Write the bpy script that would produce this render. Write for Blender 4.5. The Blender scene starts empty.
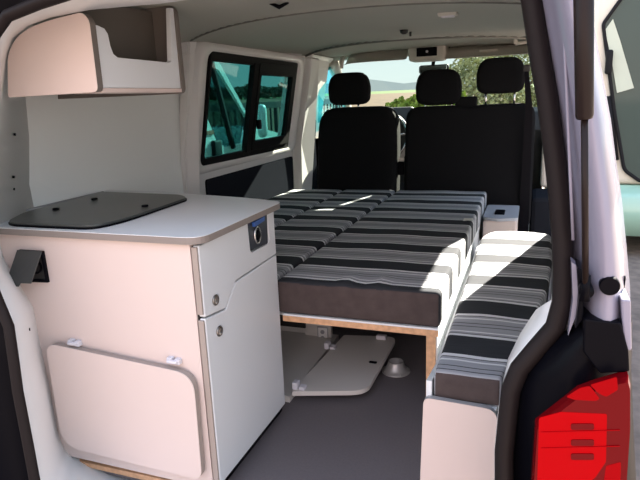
import bpy, bmesh, math, random
from mathutils import Vector, Matrix, noise
random.seed(7)
C = bpy.context.scene.collection
scn = bpy.context.scene

# ------------------------------------------------------------------ camera
H = 1.09                      # eye height over the load floor
FPX = 568.0
def nrm(v): return Vector(v).normalized()
CY = nrm((213, -150, FPX)); CZ = -nrm((93, 2294, FPX)); CZ = (CZ - CY * CZ.dot(CY)).normalized(); CX = CY.cross(CZ)
cam_d = bpy.data.cameras.new('camera'); cam = bpy.data.objects.new('camera', cam_d); C.objects.link(cam)
cam_d.sensor_width = 36; cam_d.lens = FPX / 640 * 36; cam_d.clip_start = .02; cam_d.clip_end = 900
right = Vector((CX[0], CY[0], CZ[0])); down = Vector((CX[1], CY[1], CZ[1])); fwd = Vector((CX[2], CY[2], CZ[2]))
m = Matrix((right, -down, -fwd)).transposed().to_4x4(); m.translation = Vector((0, 0, H))
cam.matrix_world = m; scn.camera = cam

def ray(px, py): return right * (px - 320) + down * (py - 240) + fwd * FPX
def at(px, py, ax, v):
    """point of the place seen at (px,py) that lies on the plane axis=v"""
    d = ray(px, py); o = Vector((0, 0, H)); i = 'xyz'.index(ax)
    return o + d * ((v - o[i]) / d[i])

# ------------------------------------------------------------------ materials
def mat(name, col, rough=.5, metal=0, spec=.5, bump=0, bscale=200, var=0, vscale=8, coat=0, emit=None):
    M = bpy.data.materials.new(name); M.use_nodes = True
    nt = M.node_tree; b = nt.nodes['Principled BSDF']
    b.inputs['Base Color'].default_value = (*col, 1); b.inputs['Roughness'].default_value = rough
    b.inputs['Metallic'].default_value = metal; b.inputs['Specular IOR Level'].default_value = spec
    b.inputs['Coat Weight'].default_value = coat
    tc = nt.nodes.new('ShaderNodeTexCoord')
    if var:
        n = nt.nodes.new('ShaderNodeTexNoise'); n.inputs['Scale'].default_value = vscale; n.inputs['Detail'].default_value = 5
        r = nt.nodes.new('ShaderNodeValToRGB')
        r.color_ramp.elements[0].position = .3; r.color_ramp.elements[1].position = .7
        r.color_ramp.elements[0].color = (*[c * (1 - var) for c in col], 1)
        r.color_ramp.elements[1].color = (*[min(1, c * (1 + var)) for c in col], 1)
        nt.links.new(tc.outputs['Object'], n.inputs['Vector']); nt.links.new(n.outputs['Fac'], r.inputs['Fac'])
        nt.links.new(r.outputs['Color'], b.inputs['Base Color'])
    if bump:
        n = nt.nodes.new('ShaderNodeTexNoise'); n.inputs['Scale'].default_value = bscale; n.inputs['Detail'].default_value = 3
        bp = nt.nodes.new('ShaderNodeBump'); bp.inputs['Strength'].default_value = bump; bp.inputs['Distance'].default_value = .002
        nt.links.new(tc.outputs['Object'], n.inputs['Vector']); nt.links.new(n.outputs['Fac'], bp.inputs['Height'])
        nt.links.new(bp.outputs['Normal'], b.inputs['Normal'])
    return M
def glass(name, tint, gl=.04, dark=None):
    M = bpy.data.materials.new(name); M.use_nodes = True; nt = M.node_tree
    for n in list(nt.nodes): nt.nodes.remove(n)
    o = nt.nodes.new('ShaderNodeOutputMaterial'); mx = nt.nodes.new('ShaderNodeMixShader')
    t = nt.nodes.new('ShaderNodeBsdfTransparent'); g = nt.nodes.new('ShaderNodeBsdfGlossy')
    f = nt.nodes.new('ShaderNodeValue'); f.outputs[0].default_value = gl
    t.inputs['Color'].default_value = (*tint, 1); g.inputs['Roughness'].default_value = .02
    nt.links.new(f.outputs[0], mx.inputs[0]); nt.links.new(t.outputs[0], mx.inputs[1]); nt.links.new(g.outputs[0], mx.inputs[2])
    nt.links.new(mx.outputs[0], o.inputs['Surface'])
    return M
def stripes(name, period, y0, half):
    """woven cross stripes: charcoal bands, mid grey bands edged by pale and dark threads"""
    M = mat(name, (.3, .3, .3), .9, spec=.15); nt = M.node_tree; b = nt.nodes['Principled BSDF']
    tc = nt.nodes.new('ShaderNodeTexCoord'); sp = nt.nodes.new('ShaderNodeSeparateXYZ')
    nt.links.new(tc.outputs['Object'], sp.inputs[0])
    def math_(op, a, bb=None, c=None):
        n = nt.nodes.new('ShaderNodeMath'); n.operation = op
        for i, v in enumerate((a, bb, c)):
            if v is None: continue
            if isinstance(v, (int, float)): n.inputs[i].default_value = v
            else: nt.links.new(v, n.inputs[i])
        return n.outputs[0]
    nz = nt.nodes.new('ShaderNodeTexNoise'); nz.inputs['Scale'].default_value = 5; nz.inputs['Detail'].default_value = 2
    nt.links.new(tc.outputs['Object'], nz.inputs['Vector'])
    w = math_('MULTIPLY_ADD', nz.outputs['Fac'], .022, -.011)
    y = math_('ADD', sp.outputs['Y'], w)
    t = math_('FRACT', math_('MULTIPLY_ADD', y, 1 / period, .5 - y0 / period))
    r = nt.nodes.new('ShaderNodeValToRGB'); cr = r.color_ramp; cr.interpolation = 'CONSTANT'
    D, G, L, K = (.036, .040, .047), (.35, .36, .39), (.74, .755, .78), (.075, .078, .085)
    st = [(0, G), (.04, K), (.055, G)]
    lo, hi = .5 - half, .5 + half
    st += [(lo - .14, L), (lo - .115, G), (lo - .07, K), (lo - .055, L), (lo, D), (hi, L), (hi + .055, K), (hi + .07, G), (hi + .115, L), (hi + .14, G), (.96, K), (.975, G)]
    st.sort(key=lambda s: s[0])
    while len(cr.elements) < len(st): cr.elements.new(.5)
    for e, (p, c) in zip(cr.elements, st): e.position = p
    for e, (p, c) in zip(cr.elements, st): e.color = (*c, 1)
    nt.links.new(t, r.inputs['Fac'])
    # horizontal weave mottling
    n2 = nt.nodes.new('ShaderNodeTexNoise'); n2.inputs['Scale'].default_value = 60; n2.inputs['Detail'].default_value = 4
    mp = nt.nodes.new('ShaderNodeMapping'); mp.inputs['Scale'].default_value = (.15, 3, 1)
    nt.links.new(tc.outputs['Object'], mp.inputs['Vector']); nt.links.new(mp.outputs[0], n2.inputs['Vector'])
    mx = nt.nodes.new('ShaderNodeMix'); mx.data_type = 'RGBA'; mx.blend_type = 'MULTIPLY'; mx.inputs['Factor'].default_value = .38
    cr2 = nt.nodes.new('ShaderNodeValToRGB'); cr2.color_ramp.elements[0].position = .3; cr2.color_ramp.elements[1].position = .7
    cr2.color_ramp.elements[0].color = (.7, .7, .7, 1); cr2.color_ramp.elements[1].color = (1.2, 1.2, 1.2, 1)
    nt.links.new(n2.outputs['Fac'], cr2.inputs['Fac'])
    nt.links.new(r.outputs['Color'], mx.inputs['A']); nt.links.new(cr2.outputs['Color'], mx.inputs['B'])
    nt.links.new(mx.outputs['Result'], b.inputs['Base Color'])
    bp = nt.nodes.new('ShaderNodeBump'); bp.inputs['Strength'].default_value = .25; bp.inputs['Distance'].default_value = .002
    nt.links.new(n2.outputs['Fac'], bp.inputs['Height']); nt.links.new(bp.outputs['Normal'], b.inputs['Normal'])
    return M

laminate = mat('white_laminate_rear_lit', (.70, .58, .535), .38, spec=.4, bump=.05, bscale=300)  # warm light on the rear faces is tinted into this laminate colour
laminate_side_lit = mat('white_laminate_side_lit', (.72, .745, .77), .35, spec=.45, bump=.05, bscale=300)  # same laminate, with the cooler side light put into its colour
edge_grey = mat('grey_edge_band', (.15, .13, .115), .5)
worktop_m = mat('worktop_grey', (.76, .79, .81), .45, bump=.05, bscale=400)
worktop_edge = mat('worktop_edge', (.25, .215, .195), .5)
plywood = mat('plywood_edge', (.62, .36, .20), .6, var=.18, vscale=60)
paint = mat('van_paint', (.27, .255, .325), .25, spec=.45, coat=.25, var=.03, vscale=3)
paint_in = mat('inner_paint', (.70, .695, .685), .38, coat=.15)
lining = mat('grey_wall_board', (.80, .825, .81), .7, bump=.1, bscale=500)
headliner = mat('headliner', (.42, .42, .37), .95, spec=.1, bump=.2, bscale=700)
trim_pl = mat('pillar_trim', (.60, .58, .52), .7)
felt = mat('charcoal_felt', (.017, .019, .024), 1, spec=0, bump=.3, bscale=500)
rubber = mat('seal_rubber', (.014, .010, .010), .55, spec=.15)
blackpl = mat('black_plastic', (.003, .003, .005), .32, spec=.06)
darkpl = mat('dark_plastic', (.030, .028, .027), .55, spec=.3)
floor_m = mat('vinyl_floor', (.135, .12, .125), .5, spec=.35, var=.08, vscale=150, bump=.1, bscale=300)
seatfab = mat('black_seat_fabric', (.008, .008, .009), .95, spec=.1, bump=.35, bscale=350)
border_m = mat('cushion_border', (.075, .058, .056), .9, spec=.15, bump=.3, bscale=300, var=.1, vscale=30)
cush = stripes('striped_fabric', .257, 2.45, .19)
cush_b = stripes('striped_fabric_bench', .30, 2.42, .20)
hobglass = mat('hob_glass', (.055, .062, .058), .3, spec=.5)
chrome = mat('chrome', (.75, .74, .73), .18, metal=1)
nickel = mat('nickel', (.30, .28, .26), .35, metal=1)
whitepl = mat('white_plastic', (.66, .65, .70), .4)
greypl = mat('grey_plastic', (.34, .34, .35), .5)
bluepl = mat('blue_plastic', (.03, .10, .35), .4)
steel = mat('strut_steel', (.016, .010, .009), .35, spec=.18)
redlens = mat('red_lens', (.33, .0005, .003), .25, spec=.05)
redlens_b = mat('red_lens_bright', (.42, .0005, .003), .25, spec=.05)
reddark = mat('dark_red_lens', (.14, .002, .004), .2, spec=.12)
dash_m = mat('dashboard_black', (.018, .018, .018), .6)
cream_door = mat('door_trim', (.52, .47, .38), .7)
teal_glass = glass('tinted_side_glass', (.20, .42, .40))
clear_glass = glass('clear_glass', (.66, .71, .65))
door_glass = glass('door_glass', (.42, .80, .86))
white_metal = mat('white_car_paint', (.74, .75, .75), .3, coat=.4)
mint = mat('mint_paint', (.36, .60, .48), .25, coat=.6)
cream_paint = mat('cream_paint', (.70, .66, .56), .3, coat=.4)
car_glass = mat('dark_car_glass', (.035, .065, .058), .06, spec=.35)
gasket = mat('gasket', (.012, .012, .014), .7, spec=.15)
frame_m = mat('window_frame_black', (.006, .006, .007), .6, spec=.1)
iron = mat('black_iron', (.015, .016, .018), .5, metal=.3)

# ------------------------------------------------------------------ mesh helpers
def new_obj(name, bm, material, parent=None, smooth=False, bevel=0, seg=2):
    me = bpy.data.meshes.new(name); bmesh.ops.recalc_face_normals(bm, faces=bm.faces); bm.to_mesh(me); bm.free()
    o = bpy.data.objects.new(name, me); C.objects.link(o)
    for mm in (material if isinstance(material, (list, tuple)) else [material]): me.materials.append(mm)
    if smooth:
        for p in me.polygons: p.use_smooth = True
    if bevel:
        b = o.modifiers.new('bevel', 'BEVEL'); b.width = bevel; b.segments = seg; b.limit_method = 'ANGLE'; b.angle_limit = math.radians(40)
        b.harden_normals = False
    if parent:
        o.parent = parent; o.location = -parent.location if parent.parent is None else -(parent.location + parent.parent.location)
        # keep children in world coordinates: parents carry pure translations
        base = Vector(parent.matrix_basis.translation)
        pp = parent.parent
        while pp: base += Vector(pp.matrix_basis.translation); pp = pp.parent
        o.location = -base
    return o
def thing(name, loc, label, cat, group=None):
    o = bpy.data.objects.new(name, None); o.empty_display_size = .05; C.objects.link(o); o.location = loc
    tag(o, label, cat, group); return o
def tag(o, label, cat, group=None, kind=None):
    o['label'] = label; o['category'] = cat
    if group: o['group'] = group
    if kind: o['kind'] = kind
    return o
def struct(o): o['kind'] = 'structure'; return o
def box(bm, a, b):
    x0, y0, z0 = a; x1, y1, z1 = b
    v = [bm.verts.new(p) for p in ((x0,y0,z0),(x1,y0,z0),(x1,y1,z0),(x0,y1,z0),(x0,y0,z1),(x1,y0,z1),(x1,y1,z1),(x0,y1,z1))]
    for f in ((0,3,2,1),(4,5,6,7),(0,1,5,4),(1,2,6,5),(2,3,7,6),(3,0,4,7)): bm.faces.new([v[i] for i in f])
    return bm
def BM(): return bmesh.new()
def boxes(*bs):
    bm = BM()
    for a, b in bs: box(bm, [min(a[i], b[i]) for i in range(3)], [max(a[i], b[i]) for i in range(3)])
    return bm
def prism(bm, pts, off):
    """pts: planar polygon (world points), extruded by vector off"""
    off = Vector(off); a = [bm.verts.new(p) for p in pts]; b = [bm.verts.new(Vector(p) + off) for p in pts]
    bm.faces.new(a); bm.faces.new(b[::-1]); n = len(a)
    for i in range(n): bm.faces.new((a[i], b[i], b[(i+1) % n], a[(i+1) % n]))
    return bm
def ring_prism(bm, outer, inner, off):
    off = Vector(off); n = len(outer)
    A = [bm.verts.new(p) for p in outer]; B = [bm.verts.new(p) for p in inner]
    A2 = [bm.verts.new(Vector(p)+off) for p in outer]; B2 = [bm.verts.new(Vector(p)+off) for p in inner]
    for i in range(n):
        j = (i+1) % n
        bm.faces.new((A[i], A[j], B[j], B[i])); bm.faces.new((A2[i], B2[i], B2[j], A2[j]))
        bm.faces.new((A[i], A2[i], A2[j], A[j])); bm.faces.new((B[i], B[j], B2[j], B2[i]))
    return bm
def rounded(pts, radii, seg=5):
    """round the corners of a polygon of 3-D points"""
    out = []; n = len(pts); pts = [Vector(p) for p in pts]
    if isinstance(radii, (int, float)): radii = [radii] * n
    for i in range(n):
        p, a, b, r = pts[i], pts[i-1], pts[(i+1) % n], radii[i]
        if r <= 0: out.append(p); continue
        da = (a-p); db = (b-p); r1 = min(r, da.length*.48, db.length*.48)
        A = p + da.normalized()*r1; B = p + db.normalized()*r1
        for k in range(seg+1):
            t = k/seg; out.append(A*(1-t)**2 + p*2*t*(1-t) + B*t*t)
    return out
def tube(bm, pts, r, seg=12, cap=True, closed=False):
    pts = [Vector(p) for p in pts]; n = len(pts)
    rs = r if isinstance(r, (list, tuple)) else [r]*n
    rings = []; up = None
    for i, p in enumerate(pts):
        if closed: d = pts[(i+1) % n]-pts[i-1]
        else: d = (pts[min(i+1, n-1)]-pts[max(i-1, 0)])
        d.normalize()
        if up is None: up = Vector((0,0,1)) if abs(d.z) < .9 else Vector((1,0,0))
        s = d.cross(up).normalized(); up = s.cross(d).normalized()
        rings.append([bm.verts.new(p + (s*math.cos(2*math.pi*k/seg)+up*math.sin(2*math.pi*k/seg))*rs[i]) for k in range(seg)])
    for i in range(n if closed else n-1):
        a, b = rings[i], rings[(i+1) % n]
        for k in range(seg): bm.faces.new((a[k], a[(k+1) % seg], b[(k+1) % seg], b[k]))
    if cap and not closed: bm.faces.new(rings[0][::-1]); bm.faces.new(rings[-1])
    return bm
def lathe(bm, prof, c, axis='z', seg=24):
    """prof: list of (radius, height along axis)"""
    c = Vector(c); rings = []
    for r, h in prof:
        ring = []
        for k in range(seg):
            a = 2*math.pi*k/seg; u, v = r*math.cos(a), r*math.sin(a)
            d = {'z': (u, v, h), 'x': (h, u, v), 'y': (u, h, v)}[axis]
            ring.append(bm.verts.new(c+Vector(d)))
        rings.append(ring)
    for a, b in zip(rings, rings[1:]):
        for k in range(seg): bm.faces.new((a[k], a[(k+1) % seg], b[(k+1) % seg], b[k]))
    bm.faces.new(rings[0]); bm.faces.new(rings[-1]); return bm
def rbox(bm, c, size, r, n=10, warp=None, sup=0):
    """box with softly rounded edges and a fine surface; warp(u,v,w,p)->p with u,v,w in -1..1"""
    c = Vector(c); h = Vector(size)*.5
    nn = n if isinstance(n, (list, tuple)) else (n, n, n)
    grid = {}
    def vert(i, j, k):
        key = (i, j, k)
        if key in grid: return grid[key]
        u, v, w = 2*i/nn[0]-1, 2*j/nn[1]-1, 2*k/nn[2]-1
        # denser sampling near the edges
        f = lambda t: math.copysign(abs(math.sin(t*math.pi/2))**.9, t) if t else 0
        p = Vector((f(u)*h.x, f(v)*h.y, f(w)*h.z))
        rr = min(r, h.x, h.y, h.z)
        q = Vector([max(-h[a]+rr, min(h[a]-rr, p[a])) for a in range(3)])
        d = p-q
        if d.length > 1e-9: p = q + d.normalized()*min(d.length, rr) if sum(abs(x) > 1e-9 for x in d) > 1 else p
        if sup:
            s_ = (abs(u)**sup+abs(v)**sup+abs(w)**sup)**(-1/sup); p = Vector((u*s_*h.x, v*s_*h.y, w*s_*h.z))
        if warp: p = warp(u, v, w, p)
        grid[key] = bm.verts.new(c+p); return grid[key]
    X, Y, Z = nn
    for i in range(X):
        for j in range(Y):
            for k in (0, Z): bm.faces.new((vert(i,j,k), vert(i+1,j,k), vert(i+1,j+1,k), vert(i,j+1,k)))
    for i in range(X):
        for k in range(Z):
            for j in (0, Y): bm.faces.new((vert(i,j,k), vert(i+1,j,k), vert(i+1,j,k+1), vert(i,j,k+1)))
    for j in range(Y):
        for k in range(Z):
            for i in (0, X): bm.faces.new((vert(i,j,k), vert(i,j+1,k), vert(i,j+1,k+1), vert(i,j,k+1)))
    return bm
def strip(bm, rows):
    V = [[bm.verts.new(p) for p in r] for r in rows]
    for a, b in zip(V, V[1:]):
        for i in range(len(a)-1): bm.faces.new((a[i], a[i+1], b[i+1], b[i]))
    return V

# ================================================================== THE SHELL
# floor
struct(new_obj('floor', boxes(((-.785, 1.0, -.03), (.14, 1.22, 0)), ((-1.62, 1.22, -.03), (.14, 1.48, 0)), ((-1.62, 1.48, -.03), (.19, 4.5, 0)), ((-1.62, 4.5, -.03), (.2, 5.2, -.02))), floor_m))

# rear opening lining: from the seal inwards, painted metal
yo = lambda z: .90+.10*z
def op(px, py, dy=0):          # on the leaning opening plane
    d = ray(px, py); o = Vector((0, 0, H)); # y = .90+.10 z + dy
    t = (.90+dy+.10*H)/(d.y-.10*d.z); return o+d*t
A = [(110,560),(60,530),(45,500),(40,480),(33,442),(23,390),(19,360),(14,325),(0,291),(-8,265),(-18,200),(-20,140),(-12,80),(0,37),(12,20),(42,8),(67,0),(110,-14),(200,-35),(320,-50),(420,-48),(490,-36),(514,-20),(523,0),(532,60),(539,100),(547,162),(551,200),(554,240),(555,275),(554,301),(548,323),(530.6,343),(513,364),(504,386),(501,410),(497,450),(497,480),(499,540)]
B = [(214,512),(120,486),(72,457),(64,449),(57,430),(48,380),(39.5,342),(33,307),(21,287),(2,256),(-9,200),(-6,150),(1,98),(6,54),(12,38),(28,25),(50,17),(90,9),(158,3),(240,-8),(330,-20),(430,-26),(490,-24),(527,2),(536,60),(543,100),(551,162),(555,200),(556,240),(556,275),(552,300),(537,310),(521,334),(509,359),(503,386),(499,410),(495,450),(495,480),(497,540)]
Cc = [(-.8,0),(-1.2,0),(-1.55,0),(-1.6,.05),(-1.6,.15),(-1.6,.3),(-1.6,.42),(-1.6,.52),(-1.6,.6),(-1.6,.68),(-1.6,.85),(-1.58,1.0),(-1.57,1.12),(-1.56,1.24),(-1.56,1.32),(-1.53,1.37),(-1.4,1.385),(-1.2,1.39),(-1.0,1.395),(-.75,1.40),(-.45,1.395),(-.2,1.39),(.04,1.38),(.08,1.3),(.10,1.15),(.12,1.0),(.13,.95),(.14,.9),(.14,.82),(.14,.74),(.14,.66),(.14,.6),(.14,.52),(.14,.45),(.14,.38),(.14,.3),(.14,.2),(.14,.1),(.14,0)]
bm = BM()
Ap = [op(*p) for p in A]
Bp = [at(x, y, 'y', 1.205 if i < 23 else 1.12) for i, (x, y) in enumerate(B)]
Cp = [Vector((x, 1.48, z)) for x, z in Cc]
strip(bm, [Ap, Bp, Cp])
lin = struct(new_obj('trim_1', bm, paint_in, smooth=True))
so = lin.modifiers.new('s', 'SOLIDIFY'); so.thickness = .004; so.offset = 0
# rubber seal all round the opening
outer_off = []
bm = BM()
cen = Vector((-.58, 1.0, .65)); rows = []
widths = []
for i, p in enumerate(Ap):
    a = Ap[max(0, i-1)]; b = Ap[min(len(Ap)-1, i+1)]; t = (b-a).normalized()
    nrm_ = Vector((0, -1, .1)).normalized(); out = t.cross(nrm_).normalized()
    if out.dot(p-cen) < 0: out = -out
    w = .029 if i >= 23 else .024
    prof = []
    for k in range(9):
        ang = math.pi*k/8
        prof.append(p - out*.004 + out*(w*.5+.002)*(1 - math.cos(ang)) + nrm_*(.018*math.sin(ang)+.002))
    rows.append(prof)
strip(bm, [r+[r[0]] for r in rows]); bmesh.ops.remove_doubles(bm, verts=bm.verts, dist=1e-5)
struct(new_obj('trim_2', bm, rubber, smooth=True))
# seal's lip on the left side and dark gutter outside it
bm = BM(); rr = []
for i, p in enumerate(Ap[:18]):
    a = Ap[max(0, i-1)]; b = Ap[i+1]; t = (b-a).normalized(); nn = Vector((0,-1,.1)).normalized(); out = t.cross(nn).normalized()
    if out.dot(p-cen) < 0: out = -out
    rr.append([p+out*.024+nn*.0, p+out*.04-nn*.02, p+out*.055+nn*.015, p+out*.16+nn*.03, p+out*.5+nn*.03])
strip(bm, rr)
struct(new_obj('trim_3', bm, blackpl, smooth=True))

# left wall: leaning body side with a window opening
def lx(z): return -1.6 if z <= .79 else -1.6+.1*(z-.79)/.52
WY0, WY1, WZ0, WZ1 = 2.53, 3.62, .80, 1.31
bm = BM()
def wallquad(y0, y1, z0, z1):
    prism(bm, [(lx(z0), y0, z0), (lx(z0), y1, z0), (lx(z1), y1, z1), (lx(z1), y0, z1)], (-.05, 0, 0))
wallquad(2.36, 4.35, 0, .46); wallquad(2.42, 4.35, .46, .79); 
wallquad(2.42, WY0, .79, 1.31); wallquad(WY1, 4.35, .79, 1.31); wallquad(2.36, 4.35, 1.31, 1.42)
struct(new_obj('wall_left', bm, paint_in, bevel=.004))
# flat lining board of the rear quarter
bm = BM(); prism(bm, [(-1.592, 1.42, .0), (-1.592, 2.43, .0), (-1.592, 2.43, .79), (-1.55, 2.43, 1.40), (-1.55, 1.46, 1.40), (-1.592, 1.42, .79)], (-.02, 0, 0))
struct(new_obj('trim_4', bm, lining))
# pressed frame around the window (raised C and B pillar boxes and header)
bm = BM()
def lp(y, z, out=0): return Vector((lx(z)+out, y, z))
o_ = rounded([lp(2.42, .735, .0), lp(3.80, .735, .0), lp(3.77, 1.375, .0), lp(2.40, 1.385, .0)], .08)
i_ = rounded([lp(2.50, .775, .03), lp(3.71, .775, .03), lp(3.69, 1.335, .03), lp(2.50, 1.335, .03)], .06)
n = len(o_)
o2 = [lp(p.y+(.02 if p.y < 3.1 else -.02), p.z+(.015 if p.z < 1 else -.008), .035) for p in o_]
i2 = [lp(p.y+(.03 if p.y < 3.1 else -.03), p.z+(.02 if p.z < 1 else -.02), .0) for p in i_]
strip(bm, [q+[q[0]] for q in (o_, o2, i_, i2)])
struct(new_obj('trim_5', bm, paint_in, smooth=True))
# C and B pillars, cream
bm = BM()
prism(bm, [lp(2.37, .0, .012), lp(2.43, .0, .012), lp(2.43, .79, .012), lp(2.43, 1.38, .012), lp(2.37, 1.38, .012), lp(2.37, .79, .012)], (-.04, 0, 0))
struct(new_obj('trim_6', bm, paint_in, bevel=.008))
bm = BM()
prism(bm, [lp(3.80, .40, .05), lp(4.02, .40, .05), lp(4.06, .79, .05), lp(4.00, 1.37, .05), lp(3.84, 1.37, .05), lp(3.80, .79, .05)], (-.07, 0, 0))
struct(new_obj('trim_7', bm, paint_in, bevel=.015, seg=3))
bm = BM()
prism(bm, [lp(4.02, .35, .055), lp(4.14, .35, .055), lp(4.13, .79, .055), lp(4.13, .93, .04), lp(4.06, 1.0, .04), lp(4.04, .79, .055)], (-.07, 0, 0))
struct(new_obj('trim_8', bm, felt, bevel=.01))
# dark felt panel below the window
bm = BM()
prism(bm, rounded([(-1.588, 2.585, .44), (-1.588, 3.75, .44), (-1.588, 3.76, .70), (-1.588, 2.585, .70)], .02), (-.02, 0, 0))
struct(new_obj('trim_9', bm, felt))

# sliding window
wn = thing('window_1', (lx(1.05), 3.1, .8), 'x', 'x'); del wn['label']; del wn['category']; struct(wn)
def wp(y, z, o=0): return Vector((lx(z)+o, y, z))
bm = BM()
ring_prism(bm, rounded([wp(WY0-.01, .78), wp(WY1+.02, .765), wp(WY1+.03, 1.325), wp(WY0, 1.335)], .02), rounded([wp(WY0+.015, .815), wp(WY1-.03, .815), wp(WY1-.03, 1.285), wp(WY0+.02, 1.29)], .02), (.03, 0, 0))
new_obj('window_frame', bm, frame_m, wn, bevel=.003)
bm = BM()  # fixed centre post and the sliding half's own frame
ym = 3.04
prism(bm, [wp(ym-.035, .80), wp(ym+.04, .80), wp(ym+.04, 1.30), wp(ym-.035, 1.30)], (.036, 0, 0))
new_obj('window_post', bm, frame_m, wn, bevel=.004)
bm = BM()
ring_prism(bm, rounded([wp(ym+.02, .805, .005), wp(WY1, .805, .005), wp(WY1, 1.30, .005), wp(ym+.02, 1.30, .005)], .02), rounded([wp(ym+.055, .86, .005), wp(WY1-.06, .86, .005), wp(WY1-.06, 1.235, .005), wp(ym+.055, 1.235, .005)], .02), (.036, 0, 0))
new_obj('sliding_sash', bm, frame_m, wn, bevel=.004)
bm = BM(); prism(bm, [wp(WY0, .80, .008), wp(ym, .80, .008), wp(ym, 1.31, .008), wp(WY0, 1.31, .008)], (.004, 0, 0)); new_obj('pane', bm, teal_glass, wn)
bm = BM(); prism(bm, [wp(ym+.03, .82, .02), wp(WY1-.04, .82, .02), wp(WY1-.04, 1.29, .02), wp(ym+.03, 1.29, .02)], (.004, 0, 0)); new_obj('pane', bm, teal_glass, wn)
bm = boxes(((lx(.95)+.05, ym+.03, .93), (lx(.95)+.075, ym+.055, .985))); new_obj('latch', bm, blackpl, wn, bevel=.004)

# front left door: trim below, window opening above
bm = BM()
yA, yB = 4.14, 5.25
prism(bm, [(-1.60, yA, -.02), (-1.60, yB, -.02), (-1.60, yB, .92), (-1.60, yA, .92)], (-.06, 0, 0))
prism(bm, [(-1.52, yA, 1.31), (-1.52, 4.75, 1.31), (-1.50, 4.75, 1.40), (-1.50, yA, 1.40)], (-.05, 0, 0))
door = struct(new_obj('door_1', bm, cream_door, bevel=.01))
bm = boxes(((-1.60, 4.3, .70), (-1.54, 5.0, .76))); new_obj('armrest', bm, darkpl, door, bevel=.015)
bm = BM(); tube(bm, [(-1.585, 4.75, .83), (-1.56, 4.78, .83), (-1.56, 4.9, .83), (-1.585, 4.93, .83)], .009); new_obj('door_handle', bm, chrome, door, smooth=True)
# A pillars and windscreen frame
def tubes(name, pts, r, m, parent=None, seg=8):
    b = BM(); tube(b, pts, r, seg); return new_obj(name, b, m, parent, smooth=True)
struct(tubes('trim_10', [(-1.50, 4.45, 1.36), (-1.545, 4.75, 1.24), (-1.60, 5.15, .95)], [.05, .045, .05], trim_pl))
struct(tubes('trim_11', [(-.01, 4.30, 1.40), (.04, 4.6, 1.28), (.11, 5.1, .97)], [.05, .045, .05], trim_pl))
wsn = thing('window_2', (-.75, 4.6, 1.1), 'x', 'x'); del wsn['label']; del wsn['category']; struct(wsn)
bm = BM(); rows = []
for k in range(13):
    t = k/12; x = -1.56+1.64*t; c = 4*t*(1-t)
    rows.append([(x+.02*(.5-t), 4.47+.10*c, 1.40+.02*c), (x, 5.05+.18*c, .93)])
strip(bm, rows); new_obj('windscreen', bm, clear_glass, wsn, smooth=True)
bm = BM(); prism(bm, [(-1.545, 4.2, .91), (-1.59, 5.15, .91), (-1.50, 4.5, 1.33), (-1.52, 4.2, 1.33)], (-.004, 0, 0)); new_obj('pane', bm, door_glass, wsn)

# ceiling: gently domed headliner in three panels with ribs
bm = BM(); rows = []
def ceil_z(x, y):
    u = (x+.73)/.83; c = 1-abs(u)**3
    base = 1.378+.022*c
    if y > 3.0: base += .022*min(1, (y-3.0)/1.0)
    if y < 1.6: base -= .0
    return base
NY = 230
for j in range(NY+1):
    y = 1.42+(4.48-1.42)*j/NY
    row = []
    for i in range(33):
        x = -1.56+1.68*i/32; u = (x+.73)/.83
        z = ceil_z(x, y)
        s1 = 1.93+.55*(x+.6)**2; s2 = 3.10+1.1*(x+.68)**2
        for s, d in ((s1, .007), (s2, .014)):
            k = (y-s)/.022
            z -= d*math.exp(-k*k)*(1 if k > 0 else 1)
            z += .006*(1 if k > 1 else 0)*(1 if d > .01 else 0)
        row.append((x, y, z))
    rows.append(row)
strip(bm, rows)
ce = struct(new_obj('ceiling', bm, headliner, smooth=True)); so = ce.modifiers.new('s', 'SOLIDIFY'); so.thickness = .03; so.offset = 0
seam_m = mat('headliner_seam', (.17, .17, .15), .9)
for nm, fn, dz in (('trim_24', lambda x: 1.93+.55*(x+.6)**2, .0215), ('trim_25', lambda x: 3.10+1.1*(x+.68)**2, .029)):
    b = BM(); tube(b, [(x_, fn(x_), ceil_z(x_, fn(x_))-dz) for x_ in [-1.45+1.5*k/40 for k in range(41)]], (.0042 if dz < .025 else .007), 6); struct(new_obj(nm, b, seam_m, smooth=True))
# outer roof sheet of the van
bm = BM(); prism(bm, [(-1.62, .95, 1.45), (.15, .95, 1.45), (.14, 4.5, 1.48), (-1.58, 4.5, 1.48)], (0, 0, .03)); struct(new_obj('trim_12', bm, paint, bevel=.02))
bm = BM(); prism(bm, [(-1.50, 2.40, 1.372), (-1.50, 4.4, 1.355), (-1.46, 4.4, 1.39), (-1.42, 2.40, 1.40)], (-.05, 0, 0)); struct(new_obj('trim_13', bm, paint_in, bevel=.01))

# right wall: quarter panel, then the open sliding door, then the B pillar
bm = boxes(((.13, 2.74, 1.385), (.145, 4.4, 1.44)), ((.13, 2.70, 0), (.15, 3.04, 1.40)), ((.13, 3.81, 1.16), (.145, 4.3, 1.40)))  # last box is an unseen block added to trim the bed's sun patch
for k in range(22, len(Cp)-1):
    a, b = Cp[k], Cp[k+1]
    prism(bm, [a, b, Vector((.14, 2.72, b.z)), Vector((.14, 2.72, a.z))], (.008, 0, 0))
struct(new_obj('wall_right', bm, paint_in))
bm = boxes(((.08, 4.26, .42), (.15, 4.40, 1.36))); struct(new_obj('trim_14', bm, trim_pl, bevel=.02))
bm = boxes(((.02, 3.86, 0), (.19, 4.25, .42))); struct(new_obj('trim_22', bm, felt, bevel=.03))
bm = BM(); box(bm, (.13, 4.33, 0), (.19, 5.2, .88)); struct(new_obj('door_2', bm, cream_door, bevel=.01))

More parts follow.
